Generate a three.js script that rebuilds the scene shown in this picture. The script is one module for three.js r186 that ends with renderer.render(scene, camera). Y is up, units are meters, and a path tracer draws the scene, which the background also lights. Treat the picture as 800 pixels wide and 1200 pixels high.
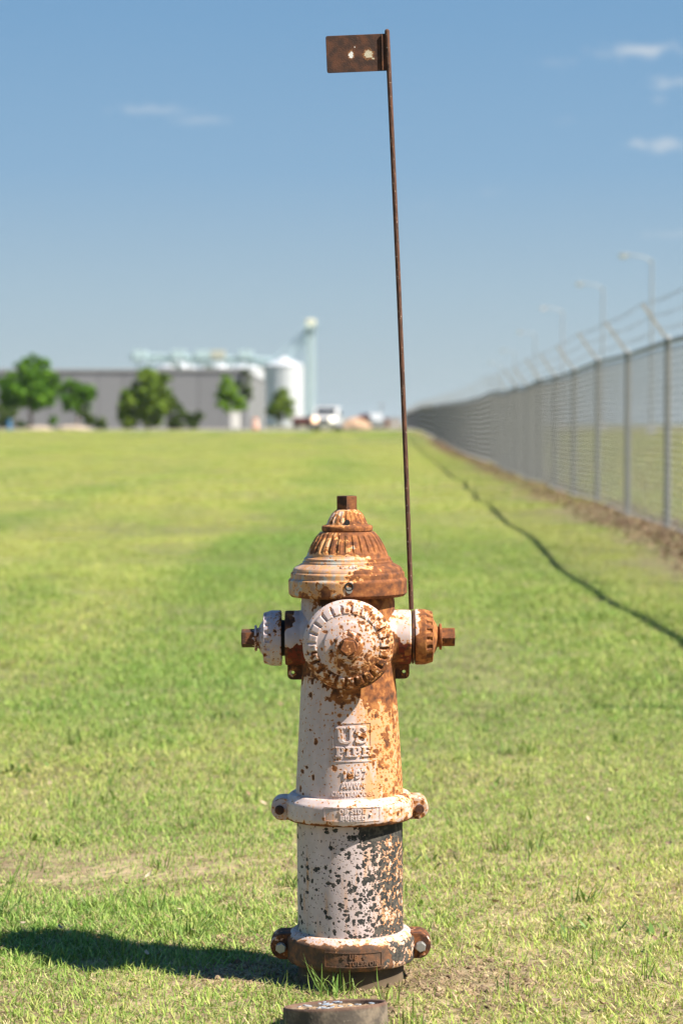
import * as THREE from 'three';
import { mergeGeometries, mergeVertices } from 'three/addons/utils/BufferGeometryUtils.js';
import { FontLoader } from 'three/addons/loaders/FontLoader.js';
import { TextGeometry } from 'three/addons/geometries/TextGeometry.js';
import { RoundedBoxGeometry } from 'three/addons/geometries/RoundedBoxGeometry.js';

// ---------------------------------------------------------------- camera, sky, sun, exposure
const scene = new THREE.Scene();
const EYE = 1.05, DIST = 4.53, FOC = 2823, HOR = 497;           // eye height, metres to the hydrant, focal length and horizon in photograph pixels
const camera = new THREE.PerspectiveCamera(24, 682 / 1024, 0.1, 9000);
camera.position.set(0, EYE, DIST);
camera.rotation.x = -Math.atan((600 - HOR) / FOC);
camera.focus = 4.5;
camera.userData.fStop = 5.0;
camera.updateMatrixWorld();

const renderer = new THREE.WebGLRenderer({ antialias: true });
renderer.setSize(682, 1024);
renderer.toneMapping = THREE.LinearToneMapping;
renderer.toneMappingExposure = 2.3;
renderer.shadowMap.enabled = true;

const SUN_AZ = 24.5 * Math.PI / 180, SUN_EL = 49.4 * Math.PI / 180;
const sunDir = new THREE.Vector3(Math.cos(SUN_AZ) * Math.cos(SUN_EL), Math.sin(SUN_EL), Math.sin(SUN_AZ) * Math.cos(SUN_EL));
const sun = new THREE.DirectionalLight(new THREE.Color(1.0, 0.93, 0.82), 5.0);
sun.position.copy(sunDir).multiplyScalar(60);
sun.castShadow = true;
sun.shadow.camera.left = -40; sun.shadow.camera.right = 40; sun.shadow.camera.top = 40; sun.shadow.camera.bottom = -40;
sun.shadow.camera.far = 200; sun.shadow.mapSize.set(4096, 4096);
scene.add(sun, sun.target);

// ---------------------------------------------------------------- small maths
let seedState = 12345;
const reseed = (s) => { seedState = s >>> 0; };
function rnd() { seedState = (seedState + 0x6D2B79F5) >>> 0; let t = seedState; t = Math.imul(t ^ (t >>> 15), t | 1); t ^= t + Math.imul(t ^ (t >>> 7), t | 61); return ((t ^ (t >>> 14)) >>> 0) / 4294967296; }
const rr = (a, b) => a + (b - a) * rnd();
const clamp = (x, a = 0, b = 1) => Math.min(b, Math.max(a, x));
const lerp = (a, b, t) => a + (b - a) * t;
const ss = (a, b, x) => { const t = clamp((x - a) / (b - a)); return t * t * (3 - 2 * t); };
const mix3 = (a, b, t) => [lerp(a[0], b[0], t), lerp(a[1], b[1], t), lerp(a[2], b[2], t)];
const PERM = new Uint8Array(512);
{ reseed(77); const p = [...Array(256).keys()]; for (let i = 255; i > 0; i--) { const j = Math.floor(rnd() * (i + 1)); [p[i], p[j]] = [p[j], p[i]]; } for (let i = 0; i < 512; i++) PERM[i] = p[i & 255]; }
function grad(h, x, y, z) { h &= 15; const u = h < 8 ? x : y, v = h < 4 ? y : h === 12 || h === 14 ? x : z; return ((h & 1) ? -u : u) + ((h & 2) ? -v : v); }
function noise(x, y, z) {
  const fx = Math.floor(x), fy = Math.floor(y), fz = Math.floor(z), X = fx & 255, Y = fy & 255, Z = fz & 255;
  x -= fx; y -= fy; z -= fz;
  const u = x * x * x * (x * (x * 6 - 15) + 10), v = y * y * y * (y * (y * 6 - 15) + 10), w = z * z * z * (z * (z * 6 - 15) + 10);
  const A = PERM[X] + Y, AA = PERM[A] + Z, AB = PERM[A + 1] + Z, B = PERM[X + 1] + Y, BA = PERM[B] + Z, BB = PERM[B + 1] + Z;
  return lerp(lerp(lerp(grad(PERM[AA], x, y, z), grad(PERM[BA], x - 1, y, z), u), lerp(grad(PERM[AB], x, y - 1, z), grad(PERM[BB], x - 1, y - 1, z), u), v),
    lerp(lerp(grad(PERM[AA + 1], x, y, z - 1), grad(PERM[BA + 1], x - 1, y, z - 1), u), lerp(grad(PERM[AB + 1], x, y - 1, z - 1), grad(PERM[BB + 1], x - 1, y - 1, z - 1), u), v), w);
}
function fbm(x, y, z, oct = 3) { let s = 0, a = 1; for (let i = 0; i < oct; i++) { s += a * noise(x, y, z); x = x * 2.03 + 11.3; y = y * 2.03 + 5.7; z = z * 2.03 + 3.1; a *= 0.5; } return s; }

// ---------------------------------------------------------------- sky (computed, air and thin clouds only)
{
  const W = 4096, H = 2048, data = new Float32Array(W * H * 4), D = Math.PI / 180;
  const stops = [[0, .258, .300, .330], [1.2, .250, .300, .340], [3, .215, .283, .350], [6, .146, .236, .352], [9.5, .110, .203, .335], [16, .075, .165, .315], [30, .050, .125, .275], [60, .036, .098, .235], [90, .032, .088, .215]];
  const colour = (el) => { let i = 0; while (i < stops.length - 2 && el > stops[i + 1][0]) i++; const a = stops[i], b = stops[i + 1], t = clamp((el - a[0]) / (b[0] - a[0])); return [1, 2, 3].map((c) => lerp(a[c], b[c], t)); };
  // thin cloud streaks: azimuth to the right of the view and elevation in degrees, half sizes, strength
  const px = (x) => Math.atan((x - 400) / FOC) / D, py = (y) => Math.atan((HOR - y) / FOC) / D;
  const streaks = [[px(735), py(66), 1.05, .20, .62], [px(762), py(64), .5, .14, .3], [px(650), py(76), .45, .16, .14], [px(783), py(104), .45, .22, .5], [px(770), py(121), .18, .12, .22], [px(775), py(175), .85, .20, .62], [px(745), py(173), .25, .18, .3],
    [px(178), py(133), 1.0, .11, .42], [px(238), py(144), .75, .10, .40], [px(790), py(277), .9, .09, .28], [px(572), py(225), .4, .13, .11], [px(500), py(243), .35, .1, .07], [px(660), py(146), .3, .12, .08]];
  reseed(5);
  for (let i = 0; i < 120; i++) { const az = rr(-180, 180), el = rr(2, 22); if (Math.abs(az) > 10 && Math.abs(az) < 180) streaks.push([az, el, rr(.6, 2.5), rr(.1, .35), rr(.12, .55)]); }
  for (let row = 0; row < H; row++) {
    const el = ((row + .5) / H - .5) * 180, base = colour(Math.max(0, el));
    const near = el > 0 ? streaks.filter((s) => Math.abs(el - s[1]) < s[3] * 3) : [];
    for (let col = 0; col < W; col++) {
      const az = ((col + .5) / W - .5) * 360 + 90;                     // 0 is the viewing direction, -z
      let a = 0;
      for (const s of near) {
        let da = az - s[0]; if (da > 180) da -= 360;
        if (Math.abs(da) > s[2] * 1.6) continue;
        const wob = .35 * fbm(az * 1.6, el * 4, s[0], 3), q = Math.sqrt((da / s[2]) ** 2 + ((el - s[1] - wob * s[3] * .8) / (s[3] * .8)) ** 2);
        a += s[4] * (1 - ss(.15, 1.25, q + .8 * fbm(az * 2.6, el * 9, 9 + s[1], 4)));
      }
      a = Math.min(.6, a * .62);
      const o = (row * W + col) * 4, warm = [.46, .455, .465];
      for (let c = 0; c < 3; c++) data[o + c] = [.80, .82, .785][c] * lerp(base[c], warm[c], a);
      data[o + 3] = 1;
    }
  }
  const t = new THREE.DataTexture(data, W, H, THREE.RGBAFormat, THREE.FloatType);
  t.mapping = THREE.EquirectangularReflectionMapping; t.magFilter = THREE.LinearFilter; t.needsUpdate = true;
  scene.background = t; scene.environment = t;
}

// ---------------------------------------------------------------- helpers
const names = new Map();
function numbered(name) { const n = names.get(name) ?? 0; names.set(name, n + 1); return n ? `${name}_${String(n).padStart(3, '0')}` : name; }
function tag(o, label, category, group, kind) { if (label) o.userData.label = label; if (category) o.userData.category = category; if (group) o.userData.group = group; if (kind) o.userData.kind = kind; return o; }
function thing(name, label, category, pos = [0, 0, 0], group) { const o = new THREE.Group(); o.name = numbered(name); o.position.set(...pos); scene.add(o); return tag(o, label, category, group); }
function part(name, geo, mat, parent) { const m = new THREE.Mesh(Array.isArray(geo) ? merge(geo) : geo, mat); m.name = name; m.castShadow = m.receiveShadow = true; parent.add(m); return m; }
function merge(list) {
  const idx = list.some((g) => !g.index);
  const out = list.map((g) => { const q = idx && g.index ? g.toNonIndexed() : g; for (const k of Object.keys(q.attributes)) if (!['position', 'normal', 'uv'].includes(k)) q.deleteAttribute(k); return q; });
  return out.length === 1 ? out[0] : mergeGeometries(out);
}
function copyOf(o, label) { const c = o.clone(); c.name = numbered(o.name.replace(/_\d+$/, '')); if (label) c.userData.label = label; scene.add(c); return c; }
const std = (rgb, rough = .7, metal = 0, extra = {}) => new THREE.MeshStandardMaterial({ color: new THREE.Color().setRGB(...rgb), roughness: rough, metalness: metal, ...extra });
function box(w, h, d, x, y, z, ry = 0) { const g = new THREE.BoxGeometry(w, h, d); if (ry) g.rotateY(ry); g.translate(x, y, z); return g; }
function rbox(w, h, d, r, x, y, z) { const g = new RoundedBoxGeometry(w, h, d, 2, r); g.translate(x, y, z); return g; }
function tube(pts, r, rad = 6, seg) { const c = new THREE.CatmullRomCurve3(pts.map((p) => new THREE.Vector3(...p)), false, 'catmullrom', .1); return new THREE.TubeGeometry(c, seg ?? Math.max(1, (pts.length - 1) * 3), r, rad, false); }
function bar(a, b, r, n = 6, r2 = r) { const A = new THREE.Vector3(...a), B = new THREE.Vector3(...b), d = B.clone().sub(A), g = new THREE.CylinderGeometry(r2, r, d.length(), n, 1); g.applyQuaternion(new THREE.Quaternion().setFromUnitVectors(new THREE.Vector3(0, 1, 0), d.normalize())); g.translate((A.x + B.x) / 2, (A.y + B.y) / 2, (A.z + B.z) / 2); return g; }
const XW = (px, d) => (px - 400) / FOC * d, ZW = (d) => DIST - d, YW = (py, d) => EYE - (py - HOR) / FOC * d;
// texture uv by the dominant axis of each face, in units of `size` metres
function boxUV(g, size, off = [0, 0, 0]) {
  g = g.index ? g.toNonIndexed() : g;
  const p = g.attributes.position, uv = new Float32Array(p.count * 2), a = new THREE.Vector3(), b = new THREE.Vector3(), c = new THREE.Vector3();
  for (let i = 0; i < p.count; i += 3) {
    a.fromBufferAttribute(p, i); b.fromBufferAttribute(p, i + 1); c.fromBufferAttribute(p, i + 2);
    const n = b.clone().sub(a).cross(c.clone().sub(a)), ax = Math.abs(n.x), ay = Math.abs(n.y), az = Math.abs(n.z);
    [a, b, c].forEach((q, k) => { const x = q.x + off[0], y = q.y + off[1], z = q.z + off[2]; const [u, v] = az >= ax && az >= ay ? [x, y] : ax >= ay ? [z + .37, y] : [x, z + .61]; uv[(i + k) * 2] = u / size; uv[(i + k) * 2 + 1] = v / size; });
  }
  g.setAttribute('uv', new THREE.BufferAttribute(uv, 2));
  return g;
}
const toS = (x) => { x = clamp(x); return Math.round(255 * (x <= .0031308 ? 12.92 * x : 1.055 * Math.pow(x, 1 / 2.4) - .055)); };
// fn(i, j) -> [r, g, b (linear), roughness, height 0..1]; returns a material with colour, roughness and relief maps
function paintMaterial(W, H, fn, bump = .0010, repeat = false) {
  const A = new Uint8Array(W * H * 4), B = new Uint8Array(W * H * 4);
  for (let j = 0; j < H; j++) for (let i = 0; i < W; i++) {
    const q = fn((i + .5) / W, (j + .5) / H), o = (j * W + i) * 4;
    A[o] = toS(q[0]); A[o + 1] = toS(q[1]); A[o + 2] = toS(q[2]); A[o + 3] = 255;
    B[o] = Math.round(255 * clamp(q[4])); B[o + 1] = Math.round(255 * clamp(q[3])); B[o + 2] = 0; B[o + 3] = 255;
  }
  const mk = (d, srgb) => { const t = new THREE.DataTexture(d, W, H); t.magFilter = THREE.LinearFilter; t.minFilter = THREE.LinearMipmapLinearFilter; t.generateMipmaps = true; if (srgb) t.colorSpace = THREE.SRGBColorSpace; t.wrapS = THREE.RepeatWrapping; t.wrapT = repeat ? THREE.RepeatWrapping : THREE.ClampToEdgeWrapping; t.needsUpdate = true; return t; };
  const c = mk(A, true), r = mk(B, false);
  return new THREE.MeshStandardMaterial({ map: c, roughnessMap: r, bumpMap: r, bumpScale: bump, roughness: 1, metalness: 0 });
}

scene.fog = new THREE.FogExp2(new THREE.Color(.72, .84, 1), .00007);   // thin summer haze

// ---------------------------------------------------------------- terrain
const FENCE_X = (d) => 3.175 + .0176 * (d - 23.5);
function groundH(x, z) {
  const d = DIST - z;
  let h = .52 * ss(55, 215, d);
  h += .06 * noise(x * .11 + 3, z * .09, 1.7) * ss(7, 25, d) + .06 * noise(x * .2, z * .27, 6.1) * ss(9, 20, d) + .012 * noise(x * .7, z * .5, 4.2) * ss(1.2, 6, Math.hypot(x, z));
  h += .07 * Math.exp(-(((x - 2.0) / .9) ** 2) - ((d - 11.3) / 2.2) ** 2);
  h += .022 * Math.exp(-(((x + .85) / .5) ** 2) - ((z + .5) / .35) ** 2);
  return h;
}
const structure = (o) => { o.userData.kind = 'structure'; return o; };
{
  const axis = (lo, hi, fine, n) => { const a = []; for (let i = 0; i <= n; i++) { const t = i / n * 2 - 1; const s = Math.sinh(t * 6.2) / Math.sinh(6.2); a.push(s < 0 ? -s * lo : s * hi); } return a; };
  const xs = axis(-2600, 2600, 1, 130), zs = axis(-3600, 300, 1, 240);
  const pos = [], idx = [], uv = [], tone = [];
  for (let j = 0; j < zs.length; j++) for (let i = 0; i < xs.length; i++) { const x = xs[i], z = zs[j]; pos.push(x, groundH(x, z), z); uv.push(x / 6, z / 6); const t = ss(.9, 3.5, Math.hypot(x, z)) * (1 - .75 * ss(-.9, -.4, x - FENCE_X(DIST - z)) * (1 - ss(.1, .5, x - FENCE_X(DIST - z)))), k = .9 + .2 * noise(x * .3, z * .05, 4); tone.push(lerp(1, .60 * k, t), lerp(1, .80 * k, t), lerp(1, .48 * k, t)); }
  for (let j = 0; j < zs.length - 1; j++) for (let i = 0; i < xs.length - 1; i++) { const a = j * xs.length + i, b = a + 1, c = a + xs.length, d = c + 1; idx.push(a, c, b, b, c, d); }
  const g = new THREE.BufferGeometry(); g.setAttribute('position', new THREE.Float32BufferAttribute(pos, 3)); g.setAttribute('uv', new THREE.Float32BufferAttribute(uv, 2)); g.setAttribute('color', new THREE.Float32BufferAttribute(tone, 3)); g.setIndex(idx); g.computeVertexNormals();
  // soil and dead thatch between the blades; periodic over 6 m
  const per = (u, v, f, k) => { const a = u * 2 * Math.PI, b = v * 2 * Math.PI; return fbm(Math.cos(a) * f + k, Math.sin(a) * f + Math.cos(b) * f, Math.sin(b) * f - k, 4); };
  const m = paintMaterial(1024, 1024, (u, v) => {
    const n = per(u, v, 7, 1), f = per(u, v, 46, 9), ff = noise(u * 256, v * 256, 3);
    let c = mix3([.17, .115, .065], [.33, .24, .145], ss(-.5, .5, n + .5 * f));
    c = mix3(c, [.20, .20, .075], ss(.0, .6, f) * .55);
    c = mix3(c, [.46, .37, .22], ss(.2, .7, ff) * .6); c = mix3(c, [.09, .06, .035], ss(-.35, -.75, ff) * .6);
    return [...c, .95, clamp(.5 + .4 * f + .35 * ff)];
  }, .012, true);
  m.vertexColors = true;
  structure(part('ground', g, m, scene));
}

// ---------------------------------------------------------------- the hydrant
const PXM = 623.2, HX = .018;
const Y = (py) => EYE - (py - HOR) / PXM, R = (px) => px / PXM, YF = (py, r = .1) => EYE - (py - HOR) * (DIST - r) / FOC;   // height of a mark on the front face at radius r
// polyline with rounded corners: [r, y, bevel]
function rounded(pts, bev = .0015, n = 3, step = .004) {
  const out = [];
  const push = (r, y) => { const l = out[out.length - 1]; if (l) { const d = Math.hypot(r - l[0], y - l[1]), k = Math.floor(d / step); for (let i = 1; i < k; i++) out.push([lerp(l[0], r, i / k), lerp(l[1], y, i / k)]); if (d < 1e-6) return; } out.push([r, y]); };
  pts.forEach((p, i) => {
    if (i === 0 || i === pts.length - 1) return push(p[0], p[1]);
    const a = pts[i - 1], b = pts[i + 1], la = Math.hypot(a[0] - p[0], a[1] - p[1]), lb = Math.hypot(b[0] - p[0], b[1] - p[1]), e = Math.min(p[2] ?? bev, la * .48, lb * .48);
    const A = [p[0] + (a[0] - p[0]) / la * e, p[1] + (a[1] - p[1]) / la * e], B = [p[0] + (b[0] - p[0]) / lb * e, p[1] + (b[1] - p[1]) / lb * e];
    for (let k = 0; k <= n; k++) { const t = k / n, u = 1 - t; push(u * u * A[0] + 2 * u * t * p[0] + t * t * B[0], u * u * A[1] + 2 * u * t * p[1] + t * t * B[1]); }
  });
  return out;
}
// surface of revolution about y; mod(r, y, angle) -> [r, y]; returns {geo, at(u, v)} with uv = (angle, arc length)
function revolve(profile, nT = 160, mod) {
  const L = [0]; for (let i = 1; i < profile.length; i++) L.push(L[i - 1] + Math.hypot(profile[i][0] - profile[i - 1][0], profile[i][1] - profile[i - 1][1]));
  const T = L[L.length - 1], pos = [], uv = [], idx = [], n = profile.length;
  for (let j = 0; j < n; j++) for (let i = 0; i <= nT; i++) {
    const th = (i / nT * 2 - 1) * Math.PI; let [r, y] = profile[j]; if (mod) [r, y] = mod(r, y, th);
    pos.push(r * Math.sin(th), y, r * Math.cos(th)); uv.push(i / nT, L[j] / T);
  }
  for (let j = 0; j < n - 1; j++) for (let i = 0; i < nT; i++) { const a = j * (nT + 1) + i, b = a + 1, c = a + nT + 1, d = c + 1; idx.push(a, b, c, b, d, c); }
  const geo = new THREE.BufferGeometry(); geo.setAttribute('position', new THREE.Float32BufferAttribute(pos, 3)); geo.setAttribute('uv', new THREE.Float32BufferAttribute(uv, 2)); geo.setIndex(idx); geo.computeVertexNormals();
  const nn = geo.attributes.normal, w = nT + 1;
  for (let j = 0; j < n; j++) { const a = j * w, b = a + nT; const x = nn.getX(a) + nn.getX(b), y = nn.getY(a) + nn.getY(b), z = nn.getZ(a) + nn.getZ(b), l = Math.hypot(x, y, z) || 1; nn.setXYZ(a, x / l, y / l, z / l); nn.setXYZ(b, x / l, y / l, z / l); }
  // orientation: outward normals expected (profile listed from the top down or the bottom up both work)
  let s = 0; for (let k = 0; k < nn.count; k += 7) s += nn.getX(k) * pos[k * 3] + nn.getZ(k) * pos[k * 3 + 2];
  if (s < 0) { const ix = geo.index.array; for (let k = 0; k < ix.length; k += 3) { const t = ix[k]; ix[k] = ix[k + 1]; ix[k + 1] = t; } for (let k = 0; k < nn.array.length; k++) nn.array[k] *= -1; }
  const at = (v) => { const l = v * T; let j = 1; while (j < n - 1 && L[j] < l) j++; const t = clamp((l - L[j - 1]) / (L[j] - L[j - 1] || 1)); return [lerp(profile[j - 1][0], profile[j][0], t), lerp(profile[j - 1][1], profile[j][1], t)]; };
  const vAt = (y) => { for (let j = 1; j < n; j++) { const a = profile[j - 1][1], b = profile[j][1]; if ((a - y) * (b - y) <= 0 && a !== b) return (L[j - 1] + (L[j] - L[j - 1]) * (y - a) / (b - a)) / T; } return .5; };
  return { geo, at, vAt };
}
// colours of bare and coated iron, linear
const PAINT = [.56, .455, .43], PAINT2 = [.49, .39, .37], TEAL = [.36, .43, .40], RED = [.155, .022, .008], BLACK = [.024, .025, .024];
function rustColour(x, y, z, light = 0) {
  const n = fbm(x * 62, y * 62, z * 62, 3), m = fbm(x * 190 + 4, y * 190, z * 190, 2);
  let c = mix3([.052, .019, .009], [.25, .082, .021], ss(-.75, .65, n + light + .35 * m));
  return mix3(c, [.40, .165, .045], ss(.35, 1.0, n + light * 1.2 + .4 * m) * .8);
}
// one spot of weathered coating: chip > 0 peels it, stain = orange bleeding round the chips, under: what shows below
function coat(x, y, z, o) {
  const big = fbm(x * 42, y * 42, z * 42, 3), mid = fbm(x * 130 + 9, y * 130, z * 130, 3), f = o.fine ?? .5;
  let d = big * .75 * (1 - f * .75) + mid * .8 * f + o.chip;
  const sp = fbm(x * 210 - 3, y * 210, z * 210 + 8, 2) - (o.speck ?? .75);
  d = Math.max(d, sp * .9); if (o.spot !== undefined) d = Math.max(d, o.spot);
  const w = ss(-.6, .6, fbm(x * 25, y * 6, z * 25 + 2, 3));
  let c = mix3(o.paint ?? PAINT, o.paint2 ?? PAINT2, w), rough = .62, h = .72 + .05 * mid;
  if (o.stain) { const hal = ss(-.30, .02, d) * o.stain; c = mix3(c, mix3([.68, .37, .14], [.52, .185, .036], ss(-.14, .02, d)), hal); }
  if (o.wash) { const s = ss(-.2, .7, fbm(x * 70, y * 9, z * 70 + 5, 3) + o.wash - .5); c = mix3(c, [.60, .28, .085], s * .78); }
  if (d > 0) {
    let u = o.under === 'black' ? mix3(BLACK, [.085, .075, .062], ss(-.2, .7, mid + big * .5)) : o.under === 'red' ? mix3(RED, [.06, .018, .008], ss(-.2, .6, mid)) : rustColour(x, y, z, o.light ?? 0);
    if (o.flat) u = mix3(u, [.215, .070, .022], o.flat);
    if (o.under !== 'black') u = mix3([.38, .135, .026], u, ss(0, .2, d));
    const e = ss(0, .05, d); c = mix3(c, u, e); rough = lerp(rough, .9, e); h = lerp(h, .34 + .16 * mid + .08 * noise(x * 500, y * 500, z * 500), e);
  }
  const dirt = .93 + .1 * noise(x * 90, y * 90, z * 90 + 1);
  return [c[0] * dirt, c[1] * dirt, c[2] * dirt, rough, h];
}
// flaked-off spots of many sizes over a sheet p, q; keep(p, q) = share that stays; value > 0 inside a spot, in units of 7 mm
function flakes(seed, n, p0, p1, q0, q1, rMin, rMax, power, keep) {
  reseed(seed); const C = .012, grid = new Map();
  for (let i = 0; i < n; i++) {
    const p = rr(p0, p1), q = rr(q0, q1), r = Math.min(rMax, rMin * Math.pow(1 - rnd(), -1 / power)), e = rr(.7, 1.35), k = rnd();
    if (k > keep(p, q)) continue;
    for (let a = Math.floor((p - r * 1.6) / C); a <= Math.floor((p + r * 1.6) / C); a++) for (let b = Math.floor((q - r * 1.6) / C); b <= Math.floor((q + r * 1.6) / C); b++) { const key = a * 4096 + b; if (!grid.has(key)) grid.set(key, []); grid.get(key).push([p, q, r, e]); }
  }
  return (p, q) => {
    const l = grid.get(Math.floor(p / C) * 4096 + Math.floor(q / C)); if (!l) return -1;
    const w = 1 + .40 * noise(p * 190, q * 190, seed) + .30 * noise(p * 420, q * 420, seed + 3); let m = -1;
    for (const [a, b, r, e] of l) { const v = (r * w - Math.hypot((p - a) * e, (q - b) / e)) / .007; if (v > m) m = v; }
    return m;
  };
}
const hydrant = thing('fire_hydrant', 'rusty white cast iron fire hydrant with raised lettering standing in mown grass', 'fire hydrant', [HX, groundH(HX, 0), 0]);
hydrant.rotation.z = .0085;
function lathePart(name, rev, W, H, fn, parent, matrix, extra = []) {
  const g = rev.geo; if (matrix) g.applyMatrix4(matrix);
  const v3 = new THREE.Vector3();
  const mat = paintMaterial(W, H, (u, v) => { const [r, y] = rev.at(v), th = (u * 2 - 1) * Math.PI; v3.set(r * Math.sin(th), y, r * Math.cos(th)); if (matrix) v3.applyMatrix4(matrix); return fn(v3.x, v3.y, v3.z, r, y, th); });
  const m = part(name, [g, ...extra], mat, parent); return m;
}
const rustTex = (key, fn) => paintMaterial(512, 512, (u, v) => fn(u * .25, v * .25), .0006, true);
const M = {
  rust: rustTex('rust', (x, y) => [...rustColour(x, y, .3, -.35).map((q) => q * .68), .85, .5 + .4 * noise(x * 320, y * 320, 2)]),
  rustOrange: rustTex('orange', (x, y) => { const q = coat(x, y, 4.4, { chip: .42, stain: .9, light: .0, fine: .4 }); return q; }),
  whiteEar: rustTex('ear', (x, y) => coat(x, y, 2.2, { chip: -.16, stain: .9, speck: .6 })),
  brownEar: rustTex('brown', (x, y) => coat(x, y, 3.1, { chip: .34, stain: .6, light: -.3, paint: [.52, .42, .40] })),
  dark: std([.012, .011, .011], .8), steel: std([.34, .33, .31], .42, .55), thread: std([.016, .012, .010], .75),
};
const nutGeo = (r, h, n = 5, taper = .93) => { const s = new THREE.Shape(); for (let i = 0; i < n; i++) { const a = i / n * Math.PI * 2 + .35; s[i ? 'lineTo' : 'moveTo'](r * Math.cos(a), r * Math.sin(a)); } s.closePath(); const g = new THREE.ExtrudeGeometry(s, { depth: h, bevelEnabled: true, bevelSize: .0014, bevelThickness: .0018, bevelSegments: 2 }); return g; };   // along +z from 0

// barrel and its nozzles
const barrelProfile = rounded([[.084, Y(694)], [.0882, Y(704)], [.0882, Y(792)], [.0915, Y(822)], [.1016, Y(934)], [.1016, Y(944)]], .01);
const barrelRev = revolve(barrelProfile, 192);
const barrelSpots = flakes(11, 9000, -.31, .31, .33, .64, .0009, .0056, 1.5, (p, q) => (.034 + .52 * ss(-.005, .095, p + .012 * noise(p * 30, q * 30, 1)) * ss(.30, .16, p) + .05 * ss(.05, 0, Math.abs(p + .005)) * ss(.42, .5, q) + .06 * ss(.38, .34, q) + .07 * ss(.07, .0, Math.abs(p))) * (Math.abs(p - .006) < .036 && q > .35 && q < .405 ? .12 : Math.abs(p - .004) < .028 && q < .49 && q > .4 ? .7 : 1));
const barrelCoat = (x, y, z) => {
  const r = Math.hypot(x, z), a = x / r, f = z > 0 ? 1 : 0, n = fbm(x * 30, y * 30, z * 30 + 3, 3);
  let chip = -.70 + .42 * ss(.05, .85, a + .12 * n) + .12 * ss(.8, 1, a) + (1 - f) * .2;
  chip += .10 * ss(.15, -.9, a) * ss(-.2, .5, n); chip += 1.25 * ss(.516, .556, y + .030 * n - .012 * Math.max(0, -a) * 2 + .016 * a) * (1 - ss(.655, .70, y) * ss(-.3, -.75, a)) - .25 * ss(.6, .66, y) * ss(-.5, -.9, a);
  chip += .9 * ss(.692, .712, y + .02 * n) * ss(-.98, -.7, a);
  chip -= .5 * ss(.12, .0, Math.abs(a - .12)) * ss(.535, .40, y) * ss(-.02, .05, .45 - a);
  const left = ss(.1, -.5, a);
  return coat(x, y, z, { chip, spot: f ? barrelSpots(Math.atan2(x, z) * r, y) : -1, stain: lerp(1, .45, left), speck: lerp(.52, .62, left), wash: .12 + 1.1 * ss(.0, .6, a), light: lerp(.26, -.05, left) + .10 * a, fine: .8, under: 'rust' });
};
const lettering = [];
function bend(g, rAt, y0, sink = .0012) {   // wraps flat letters (x right, y up, z out) round the barrel at height y0
  const p = g.attributes.position;
  for (let i = 0; i < p.count; i++) { const y = y0 + p.getY(i), r = rAt(y), th = p.getX(i) / r, rz = r - sink + p.getZ(i); p.setXYZ(i, rz * Math.sin(th), y, rz * Math.cos(th)); }
  g.computeVertexNormals(); return g;
}
const fontSerif = await new FontLoader().loadAsync('fonts/droid/droid_serif_bold.typeface.json');
const fontSans = await new FontLoader().loadAsync('fonts/droid/droid_sans_bold.typeface.json');
function text(str, size, cx, font, squash = 1, depth = .0035, bevel = .0007) {
  const g = new TextGeometry(str, { font, size, depth, curveSegments: 4, bevelEnabled: true, bevelSize: bevel, bevelThickness: bevel, bevelSegments: 1 });
  g.computeBoundingBox(); const b = g.boundingBox; g.translate(-(b.min.x + b.max.x) / 2, 0, 0); g.scale(squash, 1, 1); g.translate(cx, 0, 0); return g;
}
function gridBox(w, h, d, cx, cy, z0 = 0) { const g = new THREE.BoxGeometry(w, h, d, Math.max(1, Math.round(w / .006)), 1, 1); g.translate(cx, cy, z0 + d / 2); return g; }
const wrapUV = (g, rev) => { const p = g.attributes.position, uv = new Float32Array(p.count * 2); for (let i = 0; i < p.count; i++) { uv[i * 2] = Math.atan2(p.getX(i), p.getZ(i)) / (2 * Math.PI) + .5; uv[i * 2 + 1] = rev.vAt(p.getY(i)); } g.setAttribute('uv', new THREE.BufferAttribute(uv, 2)); return g; };
const barrelR = (y) => { const v = barrelRev.vAt(y); return barrelRev.at(v)[0]; };
const barrel = lathePart('barrel', barrelRev, 1024, 768, (x, y, z) => barrelCoat(x, y, z), hydrant);
{
  const cx = R(4), add = (name, gs) => part(name, gs.map((g) => wrapUV(g, barrelRev)), barrel.material, barrel);
  const w = R(44), h = R(44), yc = YF(871, .093), t = .0022;
  add('nameplate_frame', [gridBox(w, t, .0022, cx, h / 2), gridBox(w, t, .0022, cx, -h / 2), gridBox(t, h, .0022, cx - w / 2, 0), gridBox(t, h, .0022, cx + w / 2, 0)].map((g) => bend(g, barrelR, yc, .0008)));
  add('raised_lettering', [bend(text('US', R(18.5), cx - .001, fontSerif, 1.12, .0042), barrelR, YF(872, .093)), bend(text('PIPE', R(11), cx + .001, fontSerif, 1.16, .0038), barrelR, YF(888, .095))]);
  add('raised_date', [bend(text('1997', R(9.5), cx + .003, fontSans, 1.08, .003), barrelR, YF(914, .098))]);
  add('raised_lettering', [bend(text('AWWA', R(6.4), cx, fontSans, 1.0, .0024, .0004), barrelR, YF(926, .1)), bend(text('CHATTANOOGA', R(5), cx + .001, fontSans, 1.0, .0022, .0003), barrelR, YF(935.5, .101))]);
}
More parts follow.
